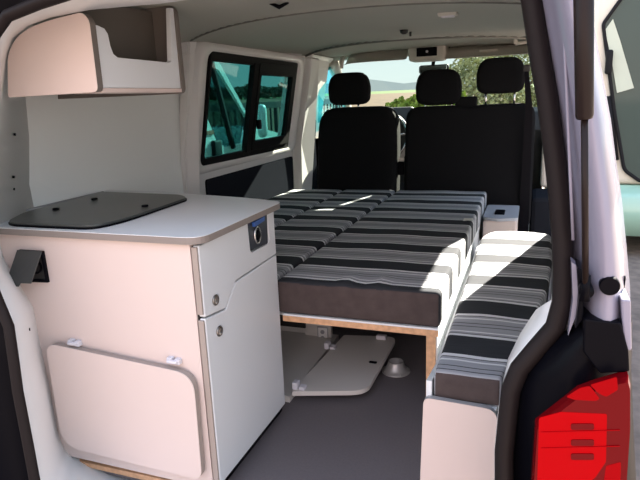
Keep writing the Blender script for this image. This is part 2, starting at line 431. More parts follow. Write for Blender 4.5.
# ================================================================== REAR CORNER OUTSIDE (right)
# painted D pillar: rows in image height, columns at real depths
rowsL = [(-60, 531, 581), (0, 547, 590), (60, 557, 600), (120, 566, 611), (160, 571, 616), (200, 575, 622), (240, 579, 626), (287, 580, 630), (322, 577, 631)]
bm = BM(); rws = []
ycol = [.985, .955, .93, .915, .905, .905, .92, .96, 1.06]
for py, a, b in rowsL:
    r = []
    for k, yy in enumerate(ycol):
        t = k/(len(ycol)-1); px = a+(b-a)*t
        r.append(at(px, py, 'y', yy+.03*(at(px, py, 'y', yy).z-.8)))
    e = r[-1]; r.append(e+Vector((.012, .15, 0))); r.append(Vector((e.x+.02, 2.76, e.z)))
    r.insert(0, r[0]+Vector((-.012, .03, 0)))
    rws.append(r)
strip(bm, rws); body = struct(new_obj('trim_15', bm, paint, smooth=True))
# vertical groove edge next to the strut
bm = BM(); tube(bm, [at(567+.0*k, -60+k*55, 'y', .945) + Vector((.0, 0, 0)) if False else at(560+k*2.6, -60+k*60, 'y', .95) for k in range(6)], .0025, 6)
struct(new_obj('trim_16', bm, paint, smooth=True))
# black lamp surround
bm = BM(); rws = []
sur = [(322, 577, 632), (338, 556, 632), (352, 541, 632), (370, 526, 631), (385, 519, 632), (420, 513, 633), (480, 510, 636), (600, 512, 640)]
sc_ = [.985, .955, .93, .925, .935, .96, 1.02]
for py, a, b in sur:
    r = []
    for k, yy in enumerate(sc_):
        t = k/(len(sc_)-1); px = a+(b-a)*t
        r.append(at(px, py, 'y', yy-.02))
    e = r[-1]; r.append(Vector((e.x+.03, 1.3, e.z))); r.append(Vector((e.x+.04, 2.76, e.z)))
    rws.append(r)
strip(bm, rws); struct(new_obj('trim_17', bm, blackpl, smooth=True))
# moulded black corner above the lamp (stepped)
bm = BM(); prism(bm, rounded([at(584, 319, 'y', .90), at(621, 323, 'y', .90), at(629, 352, 'y', .90), at(630, 372, 'y', .90), at(600, 374, 'y', .90), at(583, 352, 'y', .90)], .004), (0, .06, 0))
struct(new_obj('trim_18', bm, blackpl, bevel=.004))
# painted edge that runs down past the black corner
bm = BM(); prism(bm, rounded([at(621, 300, 'y', .905), at(631, 300, 'y', .905), at(632, 351, 'y', .905), at(624, 351, 'y', .905)], .004), (0, .1, 0))
struct(new_obj('trim_19', bm, paint, bevel=.004))
# black strip between the seal and the pillar, and side body below
bm = BM(); prism(bm, [at(577, 268, 'y', .915), at(582, 270, 'y', .915), at(584, 320, 'y', .915), at(575, 330, 'y', .915), at(579, 300, 'y', .915)], (0, .06, 0))
struct(new_obj('trim_20', bm, blackpl, bevel=.003))

from mathutils.bvhtree import BVHTree
def hit(obj, px, py):
    me = obj.data; bv = BVHTree.FromPolygons([v.co+obj.location for v in me.vertices], [list(p.vertices) for p in me.polygons])
    return bv.ray_cast(Vector((0, 0, H)), ray(px, py).normalized())[0]
# round plug
bq = BM(); prism(bq, [at(571.5, 262, 'y', .935), at(577, 266, 'y', .935), at(578, 290, 'y', .935), at(576, 316, 'y', .935), at(568, 336, 'y', .935), at(573, 300, 'y', .935)], (0, .03, 0)); struct(new_obj('trim_23', bq, paint))
pc = hit(body, 609.7, 286); bm = BM(); lathe(bm, [(.0135, -.004), (.0145, -.001), (.0145, .008)], pc, 'y')
tag(new_obj('rubber_plug', bm, blackpl), 'round black rubber plug in the painted body pillar above the tail lamp', 'plug')
bm = BM(); yc_ = hit(body, 624, 283).y-.003; prism(bm, [at(624, 279, 'y', yc_), at(626, 277, 'y', yc_), at(624.5, 289, 'y', yc_), at(623, 289, 'y', yc_)], (0, .01, 0))
tag(new_obj('body_clip', bm, blackpl), 'tiny black clip beside the round plug on the pillar edge', 'clip')

# tail lamp
yl = .80
tl = thing('tail_lamp', at(580, 440, 'y', .9), 'large red tail lamp with dark bars set in a black surround', 'tail lamp')
lp_ = [(535, 419), (577.5, 385.5), (595, 379), (620, 371.5), (627, 370), (629, 378), (629, 420), (625, 480), (622, 600), (530, 600), (531, 480)]
yb = .885
pts = [at(x, y, 'y', yb) for x, y in lp_]
cx = sum((p for p in pts), Vector())/len(pts)
bm = BM(); a = [at(x, y, 'y', .905) for x, y in lp_]; b_ = [p+(cx-p)*.01+Vector((0, -.018, 0)) for p in a]; pts = [p+Vector((0, -.03, 0)) for p in a]; c_ = [p+(cx-p)*.045 for p in pts]
strip(bm, [q+[q[0]] for q in (a, b_, c_)]); bmesh.ops.remove_doubles(bm, verts=bm.verts, dist=1e-6)
bm.verts.ensure_lookup_table(); f = [min(bm.verts, key=lambda v: (v.co-p).length) for p in c_]; bm.faces.new(f)
new_obj('lens', bm, reddark, tl)
def lens_patch(name, poly, mt, dy, th=.002, bev=.001):
    b = BM(); prism(b, rounded([at(x, y, 'y', yb-.008-dy) for x, y in poly], .003, 3), (0, th, 0)); return new_obj(name, b, mt, tl, bevel=0)
lens_patch('stop_light', [(539, 418), (561, 412), (607, 414), (606, 462), (595, 478), (575, 490), (570, 560), (535, 560)], redlens_b, .002)
lens_patch('upper_reflector', [(566, 397), (580, 388), (590, 386), (600, 399), (596, 401), (575, 400)], redlens, .002)
lens_patch('side_reflector', [(590, 385), (617, 377), (618, 390), (606, 397), (598, 393)], redlens, .002)
lens_patch('lower_reflector', [(604, 480), (606, 466), (621, 462), (619, 520), (600, 520)], redlens, .002)
for k, yy in enumerate((424, 440, 454)):
    lens_patch('reflector_bar', [(571, yy), (594, yy), (594, yy+6), (571, yy+6)], reddark, .0035)
for yy in (432, 448):
    lens_patch('lens_rib', [(541, yy), (620, yy-2), (620, yy-1.3), (541, yy+.7)], redlens, .0032)

# gas strut
p0 = at(585.5, 289, 'y', .893); p1 = at(584.5, 118, 'y', .855); p2 = at(583, -110, 'y', .80)
gs = thing('gas_strut', p0, 'dark tubular gas strut standing along the painted pillar', 'gas strut')
bm = BM(); tube(bm, [p1, p1+(p2-p1)*.015, p2], [.0105, .0115, .0125], 20); new_obj('cylinder', bm, steel, gs, smooth=True)
bm = BM(); tube(bm, [p0, p1+(p2-p1)*.02], .0048, 14); new_obj('rod', bm, steel, gs, smooth=True)
bm = BM(); tube(bm, [p0-Vector((0, 0, .018)), p0+Vector((0, 0, .022))], [.0075, .006], 14); tube(bm, [p0+Vector((.002,-.002,-.004)), p0+Vector((.002, .03, -.004))], .010, 14); new_obj('ball_joint', bm, blackpl, gs, smooth=True)

# ================================================================== KITCHEN CABINET
XF, Y0, Y1, ZT = -.782, 1.20, 1.675, .745
kc = thing('kitchen_cabinet', (-1.15, 1.45, 0), 'white laminate kitchen cabinet at the open rear of the van', 'cabinet')
# rear panel that follows the body side
left = [(9, 269), (19, 287), (31, 307), (37.5, 342), (46, 380), (55, 430), (62, 449), (70, 456)]
pl = [at(x, y, 'y', Y0) for x, y in left]
poly = [Vector((-1.46, Y0, ZT)), Vector((-1.455, Y0, .68))]+pl+[Vector((-.8045, Y0, .02)), Vector((-.8045, Y0, ZT))]
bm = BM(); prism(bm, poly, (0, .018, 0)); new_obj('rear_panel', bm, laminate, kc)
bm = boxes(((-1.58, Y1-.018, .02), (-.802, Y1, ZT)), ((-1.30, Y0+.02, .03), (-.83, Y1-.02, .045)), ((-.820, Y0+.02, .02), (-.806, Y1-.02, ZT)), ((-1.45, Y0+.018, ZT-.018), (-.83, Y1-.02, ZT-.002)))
new_obj('body', bm, laminate_side_lit, kc)
bm = BM(); prism(bm, [at(69, 459, 'y', Y0+.004), at(69, 463, 'y', Y0+.004), at(205, 494, 'y', Y0+.004), at(205, 488.5, 'y', Y0+.004)], (0, .02, 0)); new_obj('plinth_strip', bm, plywood, kc)
def fp(px, py, x=XF): return at(px, py, 'x', x)
# upper front with a stepped lower edge and a notch for the socket
yn = 1.206
def yz(y, z): return Vector((XF, y, z))
S = [(1.206, .542), (1.335, .528), (1.405, .585), (1.712, .582)]   # split line, nudged below
sp1 = [fp(200, 321), fp(226, 308), fp(236, 280.5), fp(275, 254.5)]
sp1 = [Vector((XF, yn, sp1[0].z)), sp1[1], sp1[2], Vector((XF, 1.668, sp1[3].z))]
nb = [fp(247.5, 219), fp(250.5, 250), fp(252.5, 252.5), fp(268, 243.5), fp(269.5, 240), fp(267, 210)]
nb[0].z = .742; nb[-1].z = .742
up = [Vector((XF, yn, .738)), sp1[0], sp1[1], sp1[2], sp1[3], Vector((XF, 1.668, .742))]+[nb[5], nb[4], nb[3], nb[2], nb[1], nb[0]]
bm = BM(); prism(bm, up, (-.018, 0, 0)); new_obj('drawer_front', bm, [laminate_side_lit], kc, bevel=.003)
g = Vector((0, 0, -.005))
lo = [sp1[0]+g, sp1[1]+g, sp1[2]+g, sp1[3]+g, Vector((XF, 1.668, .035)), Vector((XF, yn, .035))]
bm = BM(); prism(bm, lo, (-.018, 0, 0)); dr = new_obj('door', bm, laminate_side_lit, kc, bevel=.003)
# brownish banding on the rear edges of the two fronts
bm = boxes(((XF-.0185, Y0-.002, sp1[0].z+.008), (XF-.002, Y0+.005, .736))); new_obj('edge_band', bm, mat('banding', (.36, .30, .265), .5), kc, bevel=.002)
bm = boxes(((XF-.0185, Y0-.002, .036), (XF-.002, Y0+.005, sp1[0].z-.008))); new_obj('edge_band', bm, bpy.data.materials['banding'], kc, bevel=.002)
bm = boxes(((-.83, Y0, 0), (-.80, Y1, .034))); new_obj('toe_kick', bm, blackpl, kc)
# dark sheet standing in for the shade inside the gaps
bm = boxes(((XF-.0235, Y0+.006, .04), (XF-.0185, Y1-.003, .735))); new_obj('gap_shade', bm, darkpl, kc)
def knob(c, par, label=None):
    b = BM(); lathe(b, [(.0, -.001), (.0145, -.001), (.0155, .003), (.013, .0055), (.008, .005), (.007, .003), (.0, .003)], c, 'x', 24)
    k = new_obj('push_latch', b, nickel, par, smooth=True)
    b = boxes((c+Vector((.002, -.002, -.009)), c+Vector((.008, .002, .009)))); q = new_obj('thumb_bar', b, chrome, k)
    return k
knob(fp(215, 300), kc); knob(fp(219, 331), kc)
# recess with a flap socket
rc = [fp(249, 221), fp(251.5, 250), fp(268, 241), fp(267, 213)]
bm = BM(); prism(bm, [p+Vector((-.0005, 0, 0)) for p in rounded([nb[0]+Vector((0,.002,-.002)), nb[1], nb[3], nb[5]+Vector((0,-.002,-.002))], .008)], (-.012, 0, 0))
sk = new_obj('socket_recess', bm, mat('recess_blue_black', (.035, .04, .055), .4), kc)
def mid(px, py, d=.0): return at(px, py, 'x', XF+d)
b = BM(); a0 = mid(252, 226, .002); a1 = mid(261, 217, .002)
prism(b, rounded([mid(251.5, 222, .001), mid(262, 215.5, .001), mid(262, 220.5, .001), mid(252, 227, .001)], .003), (.010, 0, 0)); new_obj('blue_cap', b, bluepl, sk, bevel=.002)
b = BM(); cc = mid(257.5, 235, .002)
ring = [cc+Vector((0, .019*math.cos(t), .026*math.sin(t))) for t in [2*math.pi*k/20 for k in range(20)]]
tube(b, ring, .0035, 8, closed=True); new_obj('chrome_ring', b, chrome, sk, smooth=True)
b = BM(); lathe(b, [(.017, 0), (.017, .004), (.010, .006)], cc, 'x', 20); new_obj('socket', b, blackpl, sk, smooth=True)
# outside socket with its flap hanging open on the rear panel
xs0, xs1 = at(16.5, 250, 'y', Y0).x, at(44, 251, 'y', Y0).x
zt_, zb_ = at(30, 250.5, 'y', Y0).z, at(34, 283, 'y', Y0).z
sf = [(17.5, 250), (42, 251.5), (47.5, 283), (22, 282)]
bm = BM(); fr = [at(x, y, 'y', Y0-.010) for x, y in sf]; inn = [p+(sum(fr, Vector())/4-p)*.18 for p in fr]
ring_prism(bm, fr, inn, (0, .010, 0)); ps = new_obj('outlet_frame', bm, blackpl, kc, bevel=.002)
bm = BM(); prism(bm, [p+Vector((0, .006, 0)) for p in inn], (0, .004, 0)); new_obj('outlet_face', bm, darkpl, ps)
c = sum(fr, Vector())/4; bm = BM(); lathe(bm, [(.022, 0), (.022, -.006), (.016, -.006), (.016, -.001)], c+Vector((.01, .008, 0)), 'y', 20); new_obj('outlet_hole', bm, blackpl, ps)
tl_, tr_ = fr[0]+Vector((0, -.002, .001)), fr[1]+Vector((0, -.002, .001))
bl_ = at(5.8, 282.5, 'x', tl_.x); br_ = at(30, 283, 'y', bl_.y)
bl_ = at(5.8, 282.5, 'y', 1.145); br_ = at(30.5, 283.5, 'y', 1.145)
d = (br_-bl_); tb = [bl_+d*.30+Vector((0, -.001, -.0)), bl_+d*.58]
tab = [tb[0], tb[0]+d*.06+Vector((0, -.004, -.009)), tb[1]-d*.06+Vector((0, -.004, -.009)), tb[1]]
nrm2 = (tr_-tl_).cross(bl_-tl_).normalized()*.004
bm = BM(); prism(bm, [tl_, tr_, br_]+tab[::-1]+[bl_], nrm2); new_obj('outlet_flap', bm, mat('flap_grey', (.055, .055, .053), .5), ps, bevel=.001)

# worktop
wt = thing('worktop', (-1.2, 1.45, ZT), 'pale grey worktop with rounded corner on top of the kitchen cabinet', 'worktop')
zw = .765
P = [Vector((-1.59, 1.185, zw)), Vector((-.762, 1.185, zw)), Vector((-.762, 1.695, zw)), Vector((-.90, 1.745, zw)), Vector((-1.25, 1.82, zw)), Vector((-1.59, 1.84, zw)), ]
P[0] = Vector((-1.50, 1.185, zw)); P = [Vector((-1.59, 1.36, zw))]+P
pr = rounded(P, [0, 0, .055, .03, .06, .05, 0], 7)
bm = BM(); prism(bm, pr, (0, 0, -.0015)); new_obj('top_surface', bm, worktop_m, wt)
bm = BM(); prism(bm, [p-Vector((0, 0, .0015)) for p in pr], (0, 0, -.018)); new_obj('edge_band', bm, worktop_edge, wt)

# hob lid
hb = thing('hob_lid', (-1.3, 1.5, zw), 'smoked glass hob cover lying shut on the pale worktop', 'hob lid')
hp = rounded([at(x, y, 'z', zw+.012) for x, y in ((8, 220.5), (14, 222.5), (93, 226), (126, 218), (187, 197.5), (181, 194.5), (104, 191.5), (24, 212))], [.02, .02, .05, .05, .03, .03, .03, .03], 4)
bm = BM(); prism(bm, hp, (0, 0, -.006)); new_obj('glass_lid', bm, hobglass, hb, bevel=.0015)
cen_ = sum(hp, Vector())/len(hp)
bm = BM(); prism(bm, [cen_+(p-cen_)*1.015-Vector((0, 0, .006)) for p in hp], (0, 0, -.0055)); new_obj('rim', bm, blackpl, hb)
for x, y in ((56, 209.5), (94.6, 199.5), (145, 206.5)):
    bm = BM(); lathe(bm, [(.011, 0), (.011, .004), (.008, .006)], at(x, y, 'z', zw+.013), 'z', 16); new_obj('rubber_button', bm, blackpl, hb, smooth=True)
# thin metal rim between hob and wall
bm = BM(); tube(bm, [Vector((-1.56, 1.30, zw+.004)), Vector((-1.565, 1.5, zw+.004)), Vector((-1.565, 1.78, zw+.004))], .004, 8)
tag(new_obj('sealing_strip', bm, greypl, smooth=True), 'thin grey sealing strip where the worktop meets the van wall', 'strip')

# folding table on the cabinet's rear face
ft = thing('folding_table', (-1.1, 1.17, .22), 'white rounded tabletop folded down against the rear of the kitchen cabinet', 'folding table')
yf = Y0-.028
fo = [at(x, y, 'y', yf) for x, y in ((44.5, 343), (193, 375), (202, 481), (62, 446))]
poly = rounded(fo, [.045, .06, .035, .07], 8)
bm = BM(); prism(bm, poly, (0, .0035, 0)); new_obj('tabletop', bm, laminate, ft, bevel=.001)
bm = BM(); prism(bm, [p+Vector((0, .0035, 0)) for p in poly], (0, .016, 0)); new_obj('edge_band', bm, mat('table_edge', (.33, .28, .25), .5), ft)
for x, y in ((74, 343), (173.5, 361)):
    c = at(x, y, 'y', Y0-.012)
    b = boxes((c+Vector((-.020, -.004, -.007)), c+Vector((-.004, .012, .009))), (c+Vector((.004, -.004, -.009)), c+Vector((.020, .012, .007)))); tube(b, [c+Vector((-.016, -.006, 0)), c+Vector((.016, -.006, 0))], .0055, 10)
    new_obj('hinge', b, whitepl, ft, bevel=.002)

# ================================================================== OVERHEAD CABINET
oc = thing('overhead_cabinet', (-1.3, 1.4, 1.12), 'white overhead cupboard with a cut-out front under the roof', 'overhead cabinet')
eo = [(8, 97.5), (7.5, 56), (14, 40), (28, 28), (50, 20), (82, 12), (89, 20), (98, 92)]
ep = [at(x, y, 'y', 1.205) for x, y in eo]
rp = rounded(ep, [.01, .02, .03, .03, .03, .02, .02, .015], 4)
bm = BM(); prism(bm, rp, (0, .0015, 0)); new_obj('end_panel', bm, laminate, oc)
bm = BM(); prism(bm, [p+Vector((0, .0015, 0)) for p in rp], (0, .020, 0)); new_obj('edge_band', bm, edge_grey, oc)
XO = ep[7].x-.008
def fo_(px, py): return at(px, py, 'x', XO)
q = dict(bl=fo_(103, 87.5), br=fo_(181, 88.5))
zb = (q['bl'].z+q['br'].z)/2; yend = q['br'].y
front = [Vector((XO, 1.226, zb)), Vector((XO, yend, zb)), Vector((XO, yend, 1.375)), fo_(171, 15), fo_(171.5, 61), fo_(169, 62.5), fo_(118, 57.5), fo_(113.5, 54), fo_(110.5, 46), fo_(108, 34), fo_(104.5, 28.5), fo_(98, 25.5), Vector((XO, 1.226, fo_(97, 25).z))]
front[3].z = 1.375
bm = BM(); prism(bm, front, (-.016, 0, 0)); new_obj('front_panel', bm, laminate_side_lit, oc, bevel=.001)
bm = boxes(((-1.13, 1.226, zb-.012), (XO+.002, yend, zb-.001))); new_obj('bottom_board', bm, laminate, oc)
ee = [Vector((-1.54, yend, ep[7].z-.004)), Vector((XO+.006, yend, ep[7].z-.006)), Vector((XO+.004, yend, 1.385)), Vector((-1.50, yend, 1.375))]
bm = BM(); prism(bm, rounded(ee, [0, .02, .03, 0]), (0, .018, 0)); new_obj('far_panel', bm, edge_grey, oc)
dk = mat('cupboard_inside', (.12, .105, .09), .7)
bm = boxes(((-1.13, 1.23, zb), (-1.12, yend-.001, 1.37))); new_obj('back_board', bm, dk, oc)

# ================================================================== BED
BX0, BX1, BY0, BY1 = -1.55, -.24, 1.70, 3.64
bf = thing('bed_platform', (-.9, 2.6, 0), 'plywood edged grey bed platform on side panel under the striped cushions', 'bed frame')
bm = boxes(((-.780, BY0-.014, .366), (-.246, 1.74, .372)), ((-.780, BY0-.010, .345), (-.246, 1.74, .366)), ((BX0, 1.7401, .345), (-.246, BY1, .372))); new_obj('platform_surface', bm, worktop_m, bf)
bm = boxes(((-.780, BY0-.014, .345), (-.246, BY0-.010, .3655))); new_obj('platform_edge', bm, plywood, bf)
bm = boxes(((-.284, BY0-.012, 0), (-.254, BY0-.002, .345))); new_obj('side_panel_edge', bm, plywood, bf, bevel=.002)
bm = boxes(((-.284, BY0-.002, 0), (-.250, BY1, .345))); new_obj('side_panel', bm, worktop_m, bf)

def cushion(name, x0, x1, y0, y1, z0, z1, m, label, cat, group=None, wrinkle=(), shape=None, nx=26, ny=60, border=True, seed=0):
    t = Vector(((x0+x1)/2, (y0+y1)/2, z0)); w, l, h = x1-x0, y1-y0, z1-z0
    def warp(u, v, ww, p):
        X, Y = t.x+p.x, t.y+p.y
        if ww > -.5:
            k = max(0, ww)
            p.z += .0035*k*noise.noise(Vector((X*5, Y*5, seed)))+.004*k*(1-u*u)*(1-v*v)
            for (wx, wy, wr, wa) in wrinkle:
                d = ((X-wx)/wr[0])**2; e = ((Y-wy)/wr[1])**2
                p.z += wa*math.exp(-d-e)*k
                p.y += wa*1.5*math.exp(-d-e)*k
        if abs(v) > .98: p.y += .003*noise.noise(Vector((X*4, p.z*6, seed+3)))
        if shape: p = shape(u, v, ww, p, t)
        return p
    bm = BM(); rbox(bm, (t.x, t.y, z0+h/2), (w, l, h), .016, (nx, ny, 8), warp)
    bmesh.ops.recalc_face_normals(bm, faces=bm.faces)
    o = new_obj(name, bm, [m, border_m], smooth=True)
    if border:
        for p in o.data.polygons:
            if p.normal.y < -.75: p.material_index = 1
    return tag(o, label, cat, group)
G = 'striped cushions of the bed'
cushion('bed_cushion', -.803, BX1, BY0-.015, BY1, .373, .49, cush, 'striped grey bed cushion nearest the bench, widest of the three', 'cushion', G,
        wrinkle=[(-.56, 1.74, (.022, .06), .010), (-.44, 1.76, (.02, .05), .008), (-.50, 1.73, (.02, .04), -.005)], nx=40, ny=70)
cushion('bed_cushion', -1.165, -.817, BY0+.035, BY1, .373, .488, cush, 'striped grey bed cushion in the middle, between two long seams', 'cushion', G, seed=4)
cushion('bed_cushion', BX0, -1.179, BY0+.05, BY1, .373, .486, cush, 'striped grey bed cushion along the wall below the sliding window', 'cushion', G, seed=9)
# small pale fleck on the bed
bm = BM(); c = at(467, 219.5, 'z', .494)
prism(bm, rounded([at(463, 221, 'z', .496), at(464, 218.5, 'z', .496), at(473, 218.5, 'z', .496), at(472, 220, 'z', .496)], .004), (0, 0, .002))
tag(new_obj('white_fleck', bm, mat('fleck_white', (.8, .78, .72), .7)), 'tiny white fleck lying on the bed cushion near its edge', 'label')

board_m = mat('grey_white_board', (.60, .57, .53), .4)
# under-bed cupboard with its flap lying on the floor
ub = thing('underbed_cupboard', (-1.15, 2.0, 0), 'low white cupboard under the bed behind the kitchen cabinet', 'cupboard')
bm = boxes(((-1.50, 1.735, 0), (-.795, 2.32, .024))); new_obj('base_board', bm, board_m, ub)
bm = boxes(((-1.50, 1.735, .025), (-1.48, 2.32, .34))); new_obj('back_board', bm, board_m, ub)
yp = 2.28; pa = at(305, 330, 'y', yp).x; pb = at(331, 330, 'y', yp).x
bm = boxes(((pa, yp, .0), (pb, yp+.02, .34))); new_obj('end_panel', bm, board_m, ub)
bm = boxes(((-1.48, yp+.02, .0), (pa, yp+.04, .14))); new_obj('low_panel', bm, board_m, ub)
oc_ = at(323, 334.5, 'y', yp)
bm = boxes(((oc_.x-.022, yp-.006, oc_.z-.034), (oc_.x+.022, yp, oc_.z+.034))); ol = new_obj('outlet', bm, mat('outlet_white', (.85, .84, .82), .4), ub, bevel=.004)
bm = boxes(((oc_.x-.026, yp-.003, oc_.z-.038), (oc_.x+.026, yp, oc_.z+.038))); new_obj('outlet_surround', bm, greypl, ol)
for dz in (-.015, .015):
    bm = BM(); lathe(bm, [(.010, 0), (.010, -.0015)], (oc_.x, yp-.006, oc_.z+dz), 'y', 16); new_obj('outlet_socket', bm, greypl, ol)
fl = [at(x, y, 'z', .045) for x, y in ((291, 392), (367, 391), (397, 337), (344, 335))]
fl[2].z = .06; fl[3].z = .055
bm = BM(); prism(bm, rounded([Vector((p.x, p.y, .046)) for p in fl], [.01, .06, .05, .01], 6), (0, 0, -.018)); fp_ = new_obj('flap_door', bm, board_m, ub, bevel=.0015)
for x, y in ((299, 387), (330, 347)):
    c = at(x, y, 'z', .052); bm = boxes((c+Vector((-.022, -.016, -.006)), c+Vector((.0, .016, .022))), (c+Vector((.003, -.014, -.006)), c+Vector((.026, .014, .008)))); new_obj('hinge', bm, whitepl, fp_, bevel=.003)
c = at(382, 338, 'z', .052); bm = boxes((c+Vector((-.024, -.012, -.005)), c+Vector((.02, .012, .014)))); new_obj('catch', bm, whitepl, fp_, bevel=.003)
c = at(373, 362, 'z', .048); bm = BM(); prism(bm, rounded([c+Vector((-.016, -.009, -.0015)), c+Vector((.016, -.009, -.0015)), c+Vector((.016, .009, -.0015)), c+Vector((-.016, .009, -.0015))], .006), (0, 0, .0015)); new_obj('finger_hole', bm, blackpl, fp_)
sa, sb = at(278, 317, 'y', yp-.02), at(304.5, 329, 'y', yp-.02)
bm = boxes(((sa.x, yp-.012, sb.z), (sb.x, yp+.002, sa.z+.03))); new_obj('slot_shade', bm, darkpl, ub)  # dark slab standing in for the shaded slot opening
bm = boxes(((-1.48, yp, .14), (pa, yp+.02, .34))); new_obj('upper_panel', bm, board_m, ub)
# second cupboard further forward (dark side seen behind)
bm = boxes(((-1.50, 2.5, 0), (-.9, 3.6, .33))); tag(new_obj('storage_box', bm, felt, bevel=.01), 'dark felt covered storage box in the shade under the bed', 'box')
# table leg floor socket
c = at(396, 371, 'z', 0); bm = BM()
lathe(bm, [(.058, 0), (.058, .003), (.050, .006), (.040, .018), (.031, .040), (.030, .045), (.026, .045), (.026, .01)], c, 'z', 28)
fs = tag(new_obj('table_leg_socket', bm, mat('cast_grey', (.42, .41, .40), .4, metal=.5), smooth=True), 'round grey metal table leg socket on the dark floor', 'table leg socket')
# its screws
for k in range(4):
    a = .6+k*math.pi/2; b = BM(); lathe(b, [(.004, 0), (.004, .0015), (.002, .0025)], c+Vector((.050*math.cos(a), .050*math.sin(a), .006)), 'z', 10); new_obj('screw', b, chrome, fs, smooth=True)

# ================================================================== BENCH ON THE RIGHT
be = thing('bench_box', (-.1, 2.0, 0), 'white bench box with a rounded end panel beside the bed', 'bench')
yb_ = 1.32
bp = [at(423.5, 397.5, 'y', yb_), at(498, 410.5, 'y', yb_)]
bl2 = Vector((at(419, 480, 'y', yb_).x, yb_, 0)); br2 = Vector((at(495, 480, 'y', yb_).x, yb_, 0))
pts = [bl2, br2, Vector((bp[1].x, yb_, bp[1].z)), Vector((bp[0].x, yb_, bp[0].z))]
rp = rounded(pts, [0, 0, .035, .02], 7)
bm = BM(); prism(bm, rp, (0, .0015, 0)); new_obj('end_panel', bm, laminate, be)
bm = BM(); prism(bm, [p+Vector((0, .0015, 0)) for p in rp], (0, .016, 0)); new_obj('edge_band', bm, greypl, be)
bm = BM(); prism(bm, [(-.224, 1.338, 0), (-.224, 1.338, .375), (-.224, 1.5, .345), (-.224, 2.96, .345), (-.224, 2.96, 0)], (.014, 0, 0)); new_obj('side_panel', bm, worktop_m, be)
bm = BM(); prism(bm, [(-.208, 1.338, .32), (-.05, 1.338, .32), (.03, 1.75, .32), (.09, 2.2, .32), (.115, 2.96, .32), (-.208, 2.96, .32)], (0, 0, -.015)); new_obj('lid', bm, worktop_m, be)
bm = boxes(((-.208, 2.945, 0), (.115, 2.96, .304))); new_obj('rear_panel', bm, worktop_m, be)
def bshape(u, v, ww, p, t):
    X, Y = p.x, t.y+p.y
    # right edge follows the body side
    ed = [(1.34, -.040), (1.5, -.015), (1.75, .035), (2.1, .085), (2.5, .11), (3.2, .12)]
    for (ya, xa), (yc, xc) in zip(ed, ed[1:]):
        if Y <= yc or yc == 3.2:
            xr = xa+(xc-xa)*max(0, min(1, (Y-ya)/(yc-ya))); break
    xl = -.206+ (.0 if Y < 2.8 else .03*((Y-2.8)/.17)**2)
    s = (X+ (t.x-t.x) + .163)/.326      # 0..1 across
    p.x = xl+(xr-xl)*s-t.x
    if Y > 2.7: p.y -= .06*abs(2*s-1)**3*(Y-2.7)/.27
    return p
cushion('bench_cushion', -.206, .12, 1.340, 2.97, .322, .40, cush_b, 'striped grey seat cushion on the bench box, half in bright sun', 'cushion', None, shape=bshape, nx=20, ny=60, seed=2)

# small white box beyond the bench
wb = thing('white_storage_box', (-.12, 3.4, 0), 'small white box with grey lid and black latch beyond the bench cushion', 'box')
z_ = .40
bm = BM(); prism(bm, [(-.228, 3.22, .02), (-.05, 3.22, .02), (-.05, 3.60, .02), (-.228, 3.60, .02)], (0, 0, z_-.025)); new_obj('body', bm, laminate, wb, bevel=.01)
bm = BM(); prism(bm, rounded([(-.23, 3.24, z_-.004), (-.15, 3.195, z_-.004), (-.045, 3.235, z_-.004), (-.045, 3.61, z_-.004), (-.23, 3.61, z_-.004)], .02), (0, 0, .015)); new_obj('lid', bm, mat('lid_grey', (.40, .42, .47), .4), wb)
c = at(500, 212.5, 'z', z_+.0125); bm = boxes((c+Vector((-.027, -.06, -.001)), c+Vector((.027, .06, .006)))); new_obj('latch', bm, blackpl, wb, bevel=.003)

# ================================================================== FRONT SEATS
def headrest(par, c, w, h, d):
    def warp(u, v, ww, p):
        s = 1-.14*max(0, ww)**1.5-.05*ww*ww; p.x *= s; p.z -= .004*abs(u)**3*ww
        p.y *= 1-.25*abs(ww)**2; return p
    b = BM(); rbox(b, c, (w, d, h), .04, (22, 10, 22), warp, sup=6.5); hr = new_obj('headrest', b, seatfab, par, smooth=True); return hr
def posts(par, c, w, z0, z1):
    for s in (-1, 1):
        b = BM(); tube(b, [(c[0]+s*w, c[1], z0), (c[0]+s*w, c[1], z1)], .0065, 10); new_obj('headrest_post', b, chrome, par, smooth=True)
# driver seat
Yd = 3.78
def px_x(px, y): return at(px, 110, 'y', y).x
x0, x1 = px_x(314.5, Yd-.07), px_x(396, Yd-.07); xc = (x0+x1)/2
ds = thing('driver_seat', (xc, Yd, 0), 'black fabric driver seat with a single headrest, left of the bench', 'seat')
ztop = at(356, 107, 'y', Yd-.03).z
def dwarp(u, v, ww, p):
    p.y += .05*ww
    if ww > 0: p.x *= 1-.05*ww**2; p.z -= .02*abs(u)**5*ww**2
    return p
bm = BM(); rbox(bm, (xc, Yd, (ztop+.25)/2), (x1-x0, .16, ztop-.25), .05, (24, 8, 28), dwarp, sup=9); new_obj('backrest', bm, seatfab, ds, smooth=True)
bm = BM(); rbox(bm, (xc, Yd+.3, .36), (x1-x0-.02, .52, .16), .05, (10, 10, 6)); new_obj('seat_base', bm, seatfab, ds, smooth=True)
bm = boxes(((xc-.2, Yd+.05, 0), (xc+.2, Yd+.5, .28))); new_obj('pedestal', bm, darkpl, ds, bevel=.02)
yh = Yd+.03; a = at(330, 90, 'y', yh).x; b2 = at(369.5, 90, 'y', yh).x; zt2 = at(350, 72.5, 'y', yh).z; zb2 = at(350, 105, 'y', yh).z
headrest(ds, ((a+b2)/2, yh, (zt2+zb2)/2), b2-a+.004, zt2-zb2, .11); posts(ds, ((a+b2)/2, yh), .06, ztop-.05, zb2+.03)
